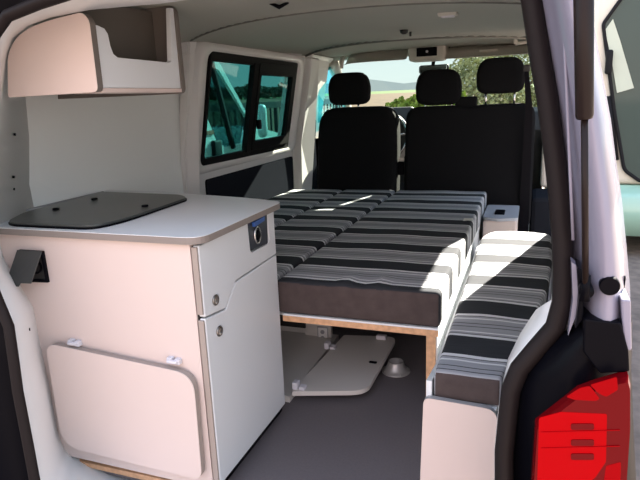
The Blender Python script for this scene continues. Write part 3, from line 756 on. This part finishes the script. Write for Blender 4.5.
# double passenger bench
x0, x1 = px_x(404, Yd-.07), px_x(536, Yd-.07); xc = (x0+x1)/2; ztop = at(440, 106, 'y', Yd-.03).z
pb_ = thing('passenger_bench', (xc, Yd, 0), 'black two-person passenger bench with two headrests at different heights', 'seat')
def pwarp(u, v, ww, p):
    p.y += .05*ww
    if ww > .5: p.x *= 1-.02*((ww-.5)/.5)**3; p.z -= .005*abs(u)**12
    if ww > 0: p.z -= .012*ww*math.exp(-(u/.12)**2)
    return p
bm = BM(); rbox(bm, (xc, Yd, (ztop+.25)/2), (x1-x0, .15, ztop-.25), .045, (34, 8, 30), pwarp, sup=16); new_obj('backrest', bm, seatfab, pb_, smooth=True)
bm = BM(); rbox(bm, (xc, Yd+.3, .36), (x1-x0-.02, .50, .16), .05, (14, 10, 6)); new_obj('seat_base', bm, seatfab, pb_, smooth=True)
bm = boxes(((x0+.05, Yd+.05, 0), (x1-.05, Yd+.5, .28))); new_obj('pedestal', bm, darkpl, pb_, bevel=.02)
for (pa_, pb2, pt, pbt) in ((416.5, 461.5, 69.5, 105), (476.5, 524.5, 57.5, 93.5)):
    a = at(pa_, 90, 'y', yh).x; b2 = at(pb2, 90, 'y', yh).x; zt2 = at((pa_+pb2)/2, pt, 'y', yh).z; zb2 = at((pa_+pb2)/2, pbt, 'y', yh).z
    headrest(pb_, ((a+b2)/2, yh, (zt2+zb2)/2), b2-a, zt2-zb2, .11); posts(pb_, ((a+b2)/2, yh), .085, ztop-.03, zb2+.03)
a = at(455.5, 100, 'y', yh); b2 = at(477, 100, 'y', yh)
bm = boxes(((a.x, yh-.03, ztop-.03), (b2.x, yh+.05, at(466, 96.5, 'y', yh).z))); new_obj('centre_pad', bm, seatfab, pb_, bevel=.012)
# seat belt buckles in the gap between the seats
bg = thing('seat_belt_buckle', at(401, 165, 'y', Yd-.02), 'black belt buckle with pale tongue in the gap between the front seats', 'belt buckle')
c = at(401, 166, 'y', Yd-.02); bm = boxes((c+Vector((-.022, -.012, -.06)), c+Vector((.022, .012, .03)))); new_obj('buckle', bm, blackpl, bg, bevel=.006)
bm = boxes((c+Vector((-.016, -.004, .03)), c+Vector((.022, .004, .055)))); new_obj('tongue', bm, mat('tongue_metal', (.75, .73, .68), .35, metal=.4), bg, bevel=.003)
bm = BM(); strip(bm, [[c+Vector((-.012, 0, .05)), c+Vector((.018, 0, .05))], [c+Vector((.02, .03, .12)), c+Vector((.045, .03, .12))]]); wb_ = new_obj('webbing', bm, mat('belt_pale', (.45, .44, .42), .8), bg); wb_.modifiers.new('s', 'SOLIDIFY').thickness = .002

# right seat belt on the pillar
bb = thing('seat_belt', (.06, 3.9, 1.1), 'black seat belt hanging in front of the right door pillar', 'seat belt')
bm = BM(); A0 = at(526.5, 70, 'y', 3.67); A1 = at(529, 108, 'y', 3.67); A2 = at(523, 236, 'y', 3.65)
strip(bm, [[A0+Vector((-.012, 0, 0)), A0+Vector((.012, 0, 0))], [A1+Vector((-.02, 0, 0)), A1+Vector((.02, 0, 0))], [A2+Vector((-.03, 0, 0)), A2+Vector((.03, 0, 0))]])
w_ = new_obj('webbing', bm, blackpl, bb); w_.modifiers.new('s', 'SOLIDIFY').thickness = .003
bm = boxes((A0+Vector((-.02, -.005, -.01)), A0+Vector((.02, .02, .03)))); new_obj('anchor', bm, darkpl, bb, bevel=.006)

# dashboard, steering wheel
db = thing('dashboard', (-.75, 4.9, .7), 'black dashboard below the windscreen', 'dashboard')
bm = BM(); prism(bm, [(-1.56, 4.62, .2), (-1.56, 4.62, .80), (-1.56, 4.72, .93), (-1.56, 5.30, .95), (-1.56, 5.30, .2)], (1.66, 0, 0)); new_obj('body', bm, dash_m, db, bevel=.03, seg=3)
bm = BM(); prism(bm, [(-1.33, 4.60, .86), (-1.33, 4.72, 1.0), (-1.33, 4.86, .985), (-1.33, 4.9, .9)], (.42, 0, 0)); new_obj('instrument_cowl', bm, dash_m, db, bevel=.02, seg=3)
sw = thing('steering_wheel', (-1.06, 4.4, .83), 'black steering wheel with silver spokes, half hidden by the driver seat', 'steering wheel')
hub = at(380, 137, 'y', 4.42); R_ = at(407.5, 130, 'y', 4.42).x-hub.x
hub.z -= .01
rot = Matrix.Rotation(math.radians(-28), 3, 'X')
cp = lambda a, r, d=0: hub+rot @ Vector((r*math.cos(a), d, r*math.sin(a)))
bm = BM(); tube(bm, [cp(2*math.pi*k/40, R_) for k in range(40)], .014, 10, closed=True); rm = new_obj('rim', bm, mat('leather_black', (.02, .02, .02), .35), sw, smooth=True)
bm = BM(); tube(bm, [cp(t*.1, R_-.002, -.013) for t in range(-8, 12)], .0045, 8); new_obj('rim_inlay', bm, chrome, sw, smooth=True)
for a in (.15, math.pi-.15, -math.pi/2):
    bm = BM(); tube(bm, [cp(a, .03, .02), cp(a, R_*.6, .01), cp(a, R_-.01)], [.022, .014, .011], 8); new_obj('spoke', bm, chrome if a != -math.pi/2 else dash_m, sw, smooth=True)
bm = BM(); rbox(bm, hub+Vector((0, .02, 0)), (.13, .05, .12), .025, 6); new_obj('hub', bm, dash_m, sw, smooth=True)
bm = BM(); tube(bm, [hub+Vector((0, .03, 0)), hub+Vector((0, .17, -.08))], .03, 10); new_obj('column', bm, dash_m, sw, smooth=True)

# header: sun visors, console, mirror
ys = 4.30
def visor(label, x0, x1, zt3, zb3, cc=None, lab=False):
    t = thing('sun_visor', ((x0+x1)/2, ys, zt3), label, 'sun visor', 'sun visors over the windscreen')
    b = BM()
    rbox(b, ((x0+x1)/2, ys, (zt3+zb3)/2), (x1-x0, .024, zt3-zb3), .012, (20, 4, 6), lambda u, v, w, p: Vector((p.x, p.y+.08*w, p.z*(1-(.35 if x0 < -1 else 0)*max(0, -u)**2)+(.0 if x0 > -1 else .018*max(0,-u)**2*0-.03*max(0,-u)**2))))
    new_obj('pad', b, trim_pl, t, smooth=True)
    if lab:
        c0 = at(479, 49.5, 'y', ys-.06); c1 = at(497, 53.5, 'y', ys-.06)
        b = BM(); prism(b, rounded([(c0.x, ys-.022, c0.z), (c1.x, ys-.022, c0.z), (c1.x, ys-.022, c1.z), (c0.x, ys-.022, c1.z)], .005), (0, .006, 0)); new_obj('warning_label', b, mat('label_pale', (.62, .58, .50), .6), t)
    b = BM(); tube(b, [(x1-.02 if x0 < -1 else x0+.02, ys+.03, zt3), (x1-.02 if x0 < -1 else x0+.02, ys+.04, zt3+.03)], .006, 8); new_obj('mount', b, darkpl, t)
    return t
xa = at(347, 64, 'y', ys).x; xb = at(408, 55, 'y', ys).x
visor('grey fabric sun visor over the driver side, left of the mirror', xa, xb, at(395, 47, 'y', ys).z-.0, at(395, 61, 'y', ys).z)
xa = at(446, 50, 'y', ys).x; xb = at(534, 50, 'y', ys).x
visor('grey fabric sun visor on the passenger side with a pale sticker', xa, xb, at(490, 44.5, 'y', ys).z, at(490, 57, 'y', ys).z, lab=True)
rcn = thing('roof_console', (-.76, 4.2, 1.38), 'grey roof console with dark switch panel above the mirror', 'console')
c0 = at(408, 41, 'y', 4.2); c1 = at(445, 60, 'y', 4.2)
bm = BM(); rbox(bm, ((c0.x+c1.x)/2, 4.27, (c0.z+c1.z)/2), (c1.x-c0.x, .16, c0.z-c1.z), .03, 8); new_obj('housing', bm, trim_pl, rcn, smooth=True)
c0 = at(416.5, 48, 'y', 4.187); c1 = at(437, 55.5, 'y', 4.187)
bm = boxes(((c0.x, 4.182, c1.z), (c1.x, 4.20, c0.z))); sp_ = new_obj('switch_panel', bm, blackpl, rcn, bevel=.004)
c = at(427, 51.5, 'y', 4.18); bm = BM(); lathe(bm, [(.009, 0), (.009, -.004), (.006, -.005)], c, 'y', 14); new_obj('switch', bm, whitepl, sp_, smooth=True)
mr = thing('rear_view_mirror', (-.72, 4.4, 1.27), 'small dark rear-view mirror hanging under the roof console', 'mirror')
c0 = at(418.5, 65.5, 'y', 4.4); c1 = at(448.5, 72.5, 'y', 4.4)
bm = BM(); rbox(bm, ((c0.x+c1.x)/2, 4.42, (c0.z+c1.z)/2), (c1.x-c0.x, .04, .062), .018, (12, 4, 6)); new_obj('housing', bm, blackpl, mr, smooth=True)
bm = boxes(((c0.x+.012, 4.395, (c0.z+c1.z)/2-.022), (c1.x-.012, 4.399, (c0.z+c1.z)/2+.022))); new_obj('mirror_glass', bm, mat('mirror', (.35, .45, .45), .05, metal=1), mr, bevel=.004)
c = at(433, 66, 'y', 4.42); bm = BM(); tube(bm, [c, c+Vector((.0, .06, .09))], [.012, .018], 10); new_obj('stem', bm, blackpl, mr, smooth=True)
# header band of the headliner above the windscreen
bm = BM(); prism(bm, [(-1.50, 4.38, 1.43), (-1.50, 4.38, 1.385), (-1.50, 4.50, 1.375), (-1.50, 4.50, 1.43)], (1.56, 0, 0)); struct(new_obj('trim_21', bm, headliner, bevel=.01))
# hook, lamp, grab handle on the ceiling
def ceil_at(px, py):
    z = 1.39
    for _ in range(6): p = at(px, py, 'z', z); z = ceil_z(p.x, p.y)-.015
    return at(px, py, 'z', z)
c = ceil_at(279, 3); bm = BM(); tube(bm, [c+Vector((-.03, -.0, .002)), c+Vector((0, .0, -.012)), c+Vector((.03, .005, .0))], [.005, .007, .004], 8)
tag(new_obj('roof_hook', bm, blackpl, smooth=True), 'small black hook on the grey ceiling near the rear', 'hook')
c = ceil_at(448, 13); lm = thing('ceiling_lamp', c, 'small pale interior lamp set in the ceiling', 'lamp')
bm = BM(); rbox(bm, c+Vector((0, 0, -.002)), (.075, .045, .02), .008, 5); new_obj('housing', bm, trim_pl, lm, smooth=True)
bm = BM(); rbox(bm, c+Vector((0, -.004, -.012)), (.05, .028, .01), .004, 5); new_obj('diffuser', bm, whitepl, lm, smooth=True)
c = ceil_at(404, 30); bm = BM(); lathe(bm, [(.02, 0), (.018, -.012), (.008, -.018)], c, 'z', 14); lathe(bm, [(.006, -.01), (.005, -.03)], c+Vector((.03, 0, 0)), 'z', 10)
tag(new_obj('roof_fitting', bm, darkpl, smooth=True), 'small dark fitting on the ceiling behind the roof console', 'fitting')
gh = thing('grab_handle', at(527, 42, 'y', 3.9), 'pale folded grab handle at the right end of the ceiling', 'handle')
h0, h1 = at(516, 44, 'y', 3.9), at(534, 40, 'y', 3.9)
bm = BM(); tube(bm, [h0+Vector((0, 0, .03)), h0, h1+Vector((.02, 0, 0)), h1+Vector((.02, 0, .03))], .010, 8); new_obj('grip', bm, trim_pl, gh, smooth=True)
bm = boxes((h0+Vector((-.015, -.01, .0)), h0+Vector((.01, .02, .04)))); new_obj('mount', bm, trim_pl, gh, bevel=.004)
# left roof knob by the driver visor
c = at(341.5, 62, 'y', 4.1); bm = BM(); tube(bm, [c+Vector((0, .04, .03)), c, c+Vector((0, .0, -.045))], [.016, .018, .012], 8)
tag(new_obj('belt_guide', bm, trim_pl, smooth=True), 'grey plastic guide on the roof edge left of the driver visor', 'guide')
# holes in the painted left pillar
for (x, y, lab) in ((14.5, 134.5, 'topmost dark hole in the painted pillar left of the wall board'), (13.5, 177, 'middle of three dark holes in the painted left pillar'), (13.5, 189, 'lowest of three dark holes in the painted left pillar'), (28.8, 329.5, 'small dark hole in the white body edge left of the kitchen cabinet')):
    d = ray(x, y).normalized(); o = Vector((0, 0, H))
    dg = None
    # hit the lining
    from mathutils.bvhtree import BVHTree
    me = lin.data; bv = BVHTree.FromPolygons([v.co for v in me.vertices], [list(p.vertices) for p in me.polygons])
    hit = bv.ray_cast(o, d)
    if hit[0] is None: continue
    p, nn = hit[0], hit[1]
    if nn.dot(d) > 0: nn = -nn
    s = nn.orthogonal().normalized(); u = nn.cross(s)
    b = BM(); vs = [b.verts.new(p+nn*.0035+(s*math.cos(2*math.pi*k/14)+u*math.sin(2*math.pi*k/14))*.0042) for k in range(14)]; b.faces.new(vs)
    r_ = bmesh.ops.extrude_face_region(b, geom=b.faces[:]); bmesh.ops.translate(b, verts=[v for v in r_['geom'] if isinstance(v, bmesh.types.BMVert)], vec=-nn*.006)
    tag(new_obj('screw_hole', b, blackpl), lab, 'hole')

# ================================================================== OUTSIDE
GZ = -.55
def ngon_plane(name, x0, y0, x1, y1, z, m): return new_obj(name, boxes(((x0, y0, z-.05), (x1, y1, z))), m)
gr = mat('gravel_ground', (.24, .185, .155), .9, var=.25, vscale=12, bump=.5, bscale=60)
struct(ngon_plane('ground', -40, -60, 60, 12, GZ, gr))
def field_mat(name, c1, c2, sc):
    M = mat(name, c1, .95, spec=.1, bump=.6, bscale=3); nt = M.node_tree; b = nt.nodes['Principled BSDF']
    tc = nt.nodes.new('ShaderNodeTexCoord'); n = nt.nodes.new('ShaderNodeTexNoise'); n.inputs['Scale'].default_value = sc; n.inputs['Detail'].default_value = 8
    r = nt.nodes.new('ShaderNodeValToRGB'); r.color_ramp.elements[0].position = .35; r.color_ramp.elements[1].position = .65
    r.color_ramp.elements[0].color = (*c1, 1); r.color_ramp.elements[1].color = (*c2, 1)
    nt.links.new(tc.outputs['Object'], n.inputs['Vector']); nt.links.new(n.outputs['Fac'], r.inputs['Fac']); nt.links.new(r.outputs['Color'], b.inputs['Base Color']); return M
soil = field_mat('ploughed_soil', (.060, .036, .021), (.105, .066, .038), .7)
grass = field_mat('grass_field', (.06, .10, .03), (.10, .15, .05), 1.2)
verge = field_mat('verge_grass', (.06, .09, .03), (.14, .17, .07), 3)
fz = lambda y: GZ-.02+max(0, y-12)*.0148
for (x0, y0, x1, y1, m_, dz) in ((-300, 11.9, 150, 175, soil, 0), (-500, 175, 300, 300, grass, 0), (-60, -30, -7.5, 11.95, verge, .02)):
    b = BM(); prism(b, [(x0, y0, fz(y0)+dz), (x1, y0, fz(y0)+dz), (x1, y1, fz(y1)+dz), (x0, y1, fz(y1)+dz)], (0, 0, -.05)); struct(new_obj('field', b, m_))
# low hills, distance haze mixed into their colour
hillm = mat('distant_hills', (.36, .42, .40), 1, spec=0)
bm = BM(); rows = []
for k in range(60):
    a = math.radians(60+k*2.2); R = 420; h = 9+5*noise.noise(Vector((k*.16, 3, 0)))+3*noise.noise(Vector((k*.5, 9, 0)))
    rows.append([(R*math.cos(a), R*math.sin(a), -2), ((R+10)*math.cos(a), (R+10)*math.sin(a), h+2)])
strip(bm, rows); struct(new_obj('hills', bm, hillm))

# foliage
def leaf_mat(name, c1, c2):
    M = field_mat(name, c1, c2, 2.5); return M
lm1 = leaf_mat('hedge_leaves', (.13, .155, .07), (.31, .33, .19)); lm2 = leaf_mat('bright_leaves', (.10, .17, .02), (.23, .30, .06)); lm3 = leaf_mat('tree_leaves', (.07, .10, .07), (.14, .18, .13))
bark = mat('bark', (.09, .07, .05), .9)
def foliage(bm, c, r, n, ls, sq=(1, 1, 1)):
    rnd = random.Random(int(c[0]*100+c[1]*37))
    for _ in range(n):
        v = Vector((rnd.gauss(0, 1), rnd.gauss(0, 1), rnd.gauss(0, 1))).normalized()
        rad = r*(.55+.45*rnd.random()**.5)*(1+.35*noise.noise(v*2.3+Vector(c)))
        p = Vector(c)+Vector((v.x*rad*sq[0], v.y*rad*sq[1], v.z*rad*sq[2]))
        q = Vector((rnd.gauss(0, 1), rnd.gauss(0, 1), rnd.gauss(0, 1))).normalized(); s = q.orthogonal().normalized()*ls; t = q.cross(s)*.8
        bm.faces.new([bm.verts.new(p+s), bm.verts.new(p+t), bm.verts.new(p-s), bm.verts.new(p-t)])
def shrub(name, c, r, n, ls, m_, label, cat, group=None, sq=(1, 1, 1), trunk=True):
    t = thing(name, (c[0], c[1], GZ-.02+max(0, c[1]-12)*.0148), label, cat, group)
    b = BM(); foliage(b, c, r, n, ls, sq); new_obj('foliage', b, m_, t)
    gz = GZ-.02+max(0, c[1]-12)*.0148
    b = BM(); tube(b, [(c[0], c[1], gz-.02), (c[0]+.05*r, c[1], c[2])], [.09*r, .05*r], 7)
    for k in range(4):
        a = k*1.7; tube(b, [(c[0], c[1], gz+(c[2]-gz)*.5), (c[0]+r*.5*math.cos(a), c[1]+r*.5*math.sin(a), c[2]+.3*r)], [.04*r, .02*r], 6)
    new_obj('trunk', b, bark, t, smooth=True); return t
def gp(px, dist): d = ray(px, 95); d.normalize(); k = dist/d.y; return d.x*k, dist
hs = [(476, 13.5, 1.12, 1.45), (506, 17.2, 1.5, 2.0), (541, 22, 2.0, 2.9)]
hl = ['leftmost tall pale green bush, in the gap between the two passenger headrests', 'middle tall pale green bush, right behind the higher passenger headrest', 'rightmost tall pale green bush, mostly hidden by the right pillar seal']
for (px, dd, r, zc), lb in zip(hs, hl):
    x, y = gp(px, dd); shrub('tall_bush', (x, y, zc*.5), r, 6500, .045, lm1, lb, 'bush', 'tall bushes beyond the windscreen', (1, 1, 1.1))
bs = [(424, 9.6, .34, 'bright green low bush at the left edge of the lower passenger headrest'), (401, 11.6, .30, 'bright green low bush in the gap above the steering wheel'), (396, 15.0, .24, 'smallest bright green clump in the windscreen, nearest the driver headrest'), (438, 11.2, .40, 'bright green bush behind the lower passenger headrest')]
for px, dd, r, lb in bs:
    x, y = gp(px, dd); shrub('low_bush', (x, y, GZ+r*.95+.88), r*1.4, 3200, .04, lm2, lb, 'bush', 'bright green bushes in front of the field')
# tree line beyond the left window
for k in range(12):
    px = 198+k*8.6; dd = (170, 178)[k % 2]; x, y = gp(px, dd); r = 2.05+.3*math.sin(k*1.3)
    shrub('field_tree', (x, y, fz(y)+r*1.05), r, 300, .5, lm3, 'dark green tree in the far row seen through the side window', 'tree', 'row of trees beyond the field', (1.1, 1.1, .95))

# iron railing beyond the left window
rl = thing('iron_railing', (-5.5, 9.5, GZ), 'black iron railing with upright bars beyond the side window', 'railing')
XR = -5.2
z1_ = at(283, 102.5, 'x', XR).z; z0_ = at(283, 160, 'x', XR).z
y_a, y_b = at(205, 103, 'x', XR).y, at(300, 103, 'x', XR).y
bm = boxes(((XR-.04, 7.2, z1_-.10), (XR+.04, 16, z1_+.03))); new_obj('top_rail', bm, iron, rl)
bm = boxes(((XR-.03, 7.2, GZ+.1), (XR+.03, 16, GZ+.16))); new_obj('bottom_rail', bm, iron, rl)
for k in range(34):
    y = 7.3+k*.262; b = BM(); tube(b, [(XR, y, GZ), (XR, y, z1_-.05)], .022 if k % 8 else .045, 6); new_obj('bar', b, iron, rl)

# white van parked on the left
XV = -2.75
def v3(px, py, dx=0): return at(px, py, 'x', XV+dx)
vt = thing('parked_van', (-3.6, 4.5, GZ), 'white van parked alongside, its cab and wing mirror filling the side window', 'van')
ap0, ap1 = v3(221.5, 66), v3(248.5, 116)
prof = [(1.8, GZ+.35), (1.8, 1.55), (ap0.y-.25, 1.62), (ap0.y, ap0.z+.05), (ap1.y, ap1.z), (ap1.y+.9, ap1.z-.22), (ap1.y+1.1, .35), (ap1.y+1.1, GZ+.3)]
wpx = [(207, 62), (219.5, 71), (246.5, 117), (243, 143), (225, 147), (216, 140), (205, 112), (196, 85)]
wq = [v3(x, y) for x, y in wpx]
# body side as lower mass + roof + pillars so that the window is a real opening
zs = [p.z for p in wq]; ysl = [p.y for p in wq]
low = [Vector((XV, 1.8, GZ+.35)), Vector((XV, 1.8, wq[6].z)), Vector((XV, wq[7].y-.3, wq[7].z)), wq[7], wq[6], wq[5], wq[4], wq[3], wq[2]+Vector((0, 0, 0)), Vector((XV, ap1.y+.02, ap1.z)), Vector((XV, ap1.y+.9, ap1.z-.22)), Vector((XV, ap1.y+1.1, .35)), Vector((XV, ap1.y+1.1, GZ+.3))]
low = [Vector((XV, 1.8, GZ+.35)), Vector((XV, 1.8, 1.3)), Vector((XV, wq[7].y, 1.3)), wq[7], wq[6], wq[5], wq[4], wq[3], Vector((XV, ap1.y+.05, ap1.z-.1)), Vector((XV, ap1.y+.95, ap1.z-.26)), Vector((XV, ap1.y+1.15, .35)), Vector((XV, ap1.y+1.15, GZ+.3))]
bm = BM(); prism(bm, low, (-1.9, 0, 0))
top = [Vector((XV, 1.8, 1.3)), Vector((XV, 1.8, 1.62)), Vector((XV, ap0.y-.3, 1.62)), ap0, ap1, wq[2], wq[1], wq[0], Vector((XV, wq[7].y, 1.3))]
prism(bm, top, (-.03, 0, 0)); prism(bm, [p+Vector((-1.87, 0, 0)) for p in top], (-.03, 0, 0))
box(bm, (XV-1.9, 1.8, 1.58), (XV, ap0.y-.3, 1.64))
new_obj('body', bm, white_metal, vt)
bm = BM(); prism(bm, [p+Vector((-.03, 0, 0)) for p in wq], (-.01, 0, 0)); new_obj('side_window', bm, glass('van_glass', (.35, .5, .5)), vt)
bm = BM(); tube(bm, [v3(211, 62, .01), v3(233, 148, .01)], .028, 6); new_obj('window_divider', bm, gasket, vt)
bm = BM(); rbox(bm, v3(247, 128, -.05), (.06, .10, .22), .02, 5); new_obj('mirror_base', bm, gasket, vt, smooth=True)
mc = v3(262, 121, .12)
bm = BM(); rbox(bm, mc, (.10, .12, .34), .05, 8); new_obj('wing_mirror', bm, white_metal, vt, smooth=True)
bm = BM(); rbox(bm, v3(260, 143, .10), (.2, .14, .07), .03, 6); new_obj('mirror_arm', bm, gasket, vt, smooth=True)
bm = boxes((v3(206, 131, .0), v3(214, 134, .012)+Vector((0, 0, 0)))); new_obj('side_strip', bm, mat('strip_red', (.35, .12, .08), .5), vt)
bm = BM(); rbox(bm, v3(217, 149, .02), (.04, .14, .16), .01, 4); new_obj('door_handle', bm, gasket, vt, smooth=True)
for yy in (ap1.y+.35, 2.6):
    b = BM(); lathe(b, [(.10, .0), (.33, .0), (.34, -.04), (.34, -.2), (.1, -.2)], (XV+.03, yy, GZ+.34), 'x', 28); new_obj('wheel', b, gasket, vt, smooth=True)

# two-tone camper parked on the right
YN = 6.2
def n3(px, py, dy=0): return at(px, py, 'y', YN+dy)
nv = thing('two_tone_camper', (1.6, YN+1, GZ), 'cream and mint green camper parked on the right beyond the body pillar', 'camper van')
up_ = [n3(584, 215), n3(584, 90), n3(592, 15), n3(600, -60), n3(640, -130), n3(800, -130), n3(1040, -60), n3(1060, 60), n3(1070, 215)]
zz = n3(620, 185).z
xl_ = up_[0].x; tp = lambda p, x=None: Vector((p.x if x is None else xl_+x, YN, min(2.15, max(p.z, zz))))
up_ = [tp(p) for p in up_[:4]]+[tp(up_[4], .35), tp(up_[5], 1.4), tp(up_[6], 1.68), tp(up_[7], 1.76), tp(up_[8], 1.78)]
bm = BM(); prism(bm, up_, (0, 3.6, 0)); ub_ = new_obj('upper_body', bm, cream_paint, nv, bevel=.06, seg=4)
x_l, x_r = up_[0].x-.02, up_[0].x+1.80
bm = BM(); prism(bm, [Vector((x_l, YN, zz-.001)), Vector((x_r, YN, zz-.001)), Vector((x_r, YN-.20, GZ+.55)), Vector((x_r, YN-.16, GZ+.2)), Vector((x_l, YN-.16, GZ+.2)), Vector((x_l, YN-.20, GZ+.55))][:2]+[Vector((x_r, YN, GZ+.2)), Vector((x_l, YN, GZ+.2))], (0, 3.6, 0)); new_obj('lower_body', bm, mint, nv, bevel=.06, seg=4)
bm = BM()
strip(bm, [[(x_l, YN-.0, zz), (x_r, YN-.0, zz)], [(x_l, YN-.08, zz-.06), (x_r, YN-.08, zz-.06)], [(x_l, YN-.16, GZ+.6), (x_r, YN-.16, GZ+.6)], [(x_l, YN-.12, GZ+.22), (x_r, YN-.12, GZ+.22)], [(x_l, YN+.02, GZ+.22), (x_r, YN+.02, GZ+.22)]])
new_obj('nose_panel', bm, mint, nv, smooth=True)
wv = [n3(603, 24, -.02), n3(626, -8, -.02), n3(670, -22, -.02), n3(690, 165, -.02), n3(641, 182, -.02), n3(624, 170, -.02), n3(614, 110, -.02)]
wr = rounded(wv, [.03, .03, .1, .1, .04, .05, .0], 4)
bm = BM(); prism(bm, wr, (0, .015, 0)); new_obj('end_window', bm, car_glass, nv)
cc_ = sum(wr, Vector())/len(wr); bm = BM(); tube(bm, [p+Vector((0, -.008, 0)) for p in wr], .016, 8, closed=True); new_obj('window_gasket', bm, gasket, nv, smooth=True)
# pale panel laid over part of the end window
bm = BM(); prism(bm, [n3(605, 30, -.03), n3(613, 19, -.03), n3(620, 40, -.03), n3(634, 88, -.03), n3(617, 93, -.03), n3(612, 62, -.03)], (0, .004, 0)); new_obj('pale_panel', bm, mat('panel_pale', (.50, .56, .46), .6), nv)
bm = BM(); rbox(bm, n3(609, 62, -.06), (.06, .05, .22), .02, 5); new_obj('hinge', bm, gasket, nv, smooth=True)
bm = BM(); tube(bm, [n3(609, 96, -.02), n3(617, 160, -.02)], .02, 6); new_obj('corner_trim', bm, gasket, nv, smooth=True)
for xx in (x_l+.25, x_r-.25):
    for yy in (YN+.6, YN+2.9):
        b = BM(); lathe(b, [(.1, -.1), (.30, -.1), (.31, 0), (.30, .1), (.1, .1)], (xx, yy, GZ+.31), 'x', 24); new_obj('wheel', b, gasket, nv, smooth=True)

# ================================================================== LIGHT
sd = bpy.data.lights.new('sun', 'SUN'); sd.energy = 24; sd.angle = math.radians(.55); sd.color = (1, .93, .82)
so_ = bpy.data.objects.new('sun', sd); C.objects.link(so_)
so_.rotation_euler = Vector((.26, .94, .52)).to_track_quat('Z', 'Y').to_euler()
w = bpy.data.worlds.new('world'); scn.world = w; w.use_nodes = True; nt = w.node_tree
bg = nt.nodes['Background']; tc = nt.nodes.new('ShaderNodeTexCoord'); sp = nt.nodes.new('ShaderNodeSeparateXYZ')
nt.links.new(tc.outputs['Generated'], sp.inputs[0])
r = nt.nodes.new('ShaderNodeValToRGB'); cr = r.color_ramp
cr.elements[0].position = 0; cr.elements[0].color = (.84, .90, .92, 1); cr.elements[1].position = 1; cr.elements[1].color = (.36, .52, .85, 1)
e = cr.elements.new(.18); e.color = (.72, .82, .95, 1)
nt.links.new(sp.outputs['Z'], r.inputs['Fac'])
# brighter, warmer sky added behind the camera to light the rear faces
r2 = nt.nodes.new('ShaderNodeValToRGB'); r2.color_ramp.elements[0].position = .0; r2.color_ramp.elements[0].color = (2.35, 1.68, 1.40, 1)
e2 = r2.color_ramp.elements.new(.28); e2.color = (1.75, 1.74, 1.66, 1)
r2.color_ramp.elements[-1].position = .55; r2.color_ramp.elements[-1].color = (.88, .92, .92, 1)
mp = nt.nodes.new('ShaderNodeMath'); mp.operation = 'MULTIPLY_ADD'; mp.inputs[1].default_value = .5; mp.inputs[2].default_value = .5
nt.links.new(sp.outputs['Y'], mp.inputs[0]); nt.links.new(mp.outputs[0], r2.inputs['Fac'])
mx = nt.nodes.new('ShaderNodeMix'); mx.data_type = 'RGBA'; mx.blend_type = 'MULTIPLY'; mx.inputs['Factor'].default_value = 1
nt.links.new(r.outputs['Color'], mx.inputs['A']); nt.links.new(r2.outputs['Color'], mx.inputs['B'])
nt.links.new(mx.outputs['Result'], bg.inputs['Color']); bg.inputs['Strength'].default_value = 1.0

vs = scn.view_settings; vs.view_transform = 'Standard'; vs.look = 'None'; vs.exposure = .75; vs.gamma = 1; vs.use_curve_mapping = False
scn.cycles.max_bounces = 8; scn.cycles.transparent_max_bounces = 12
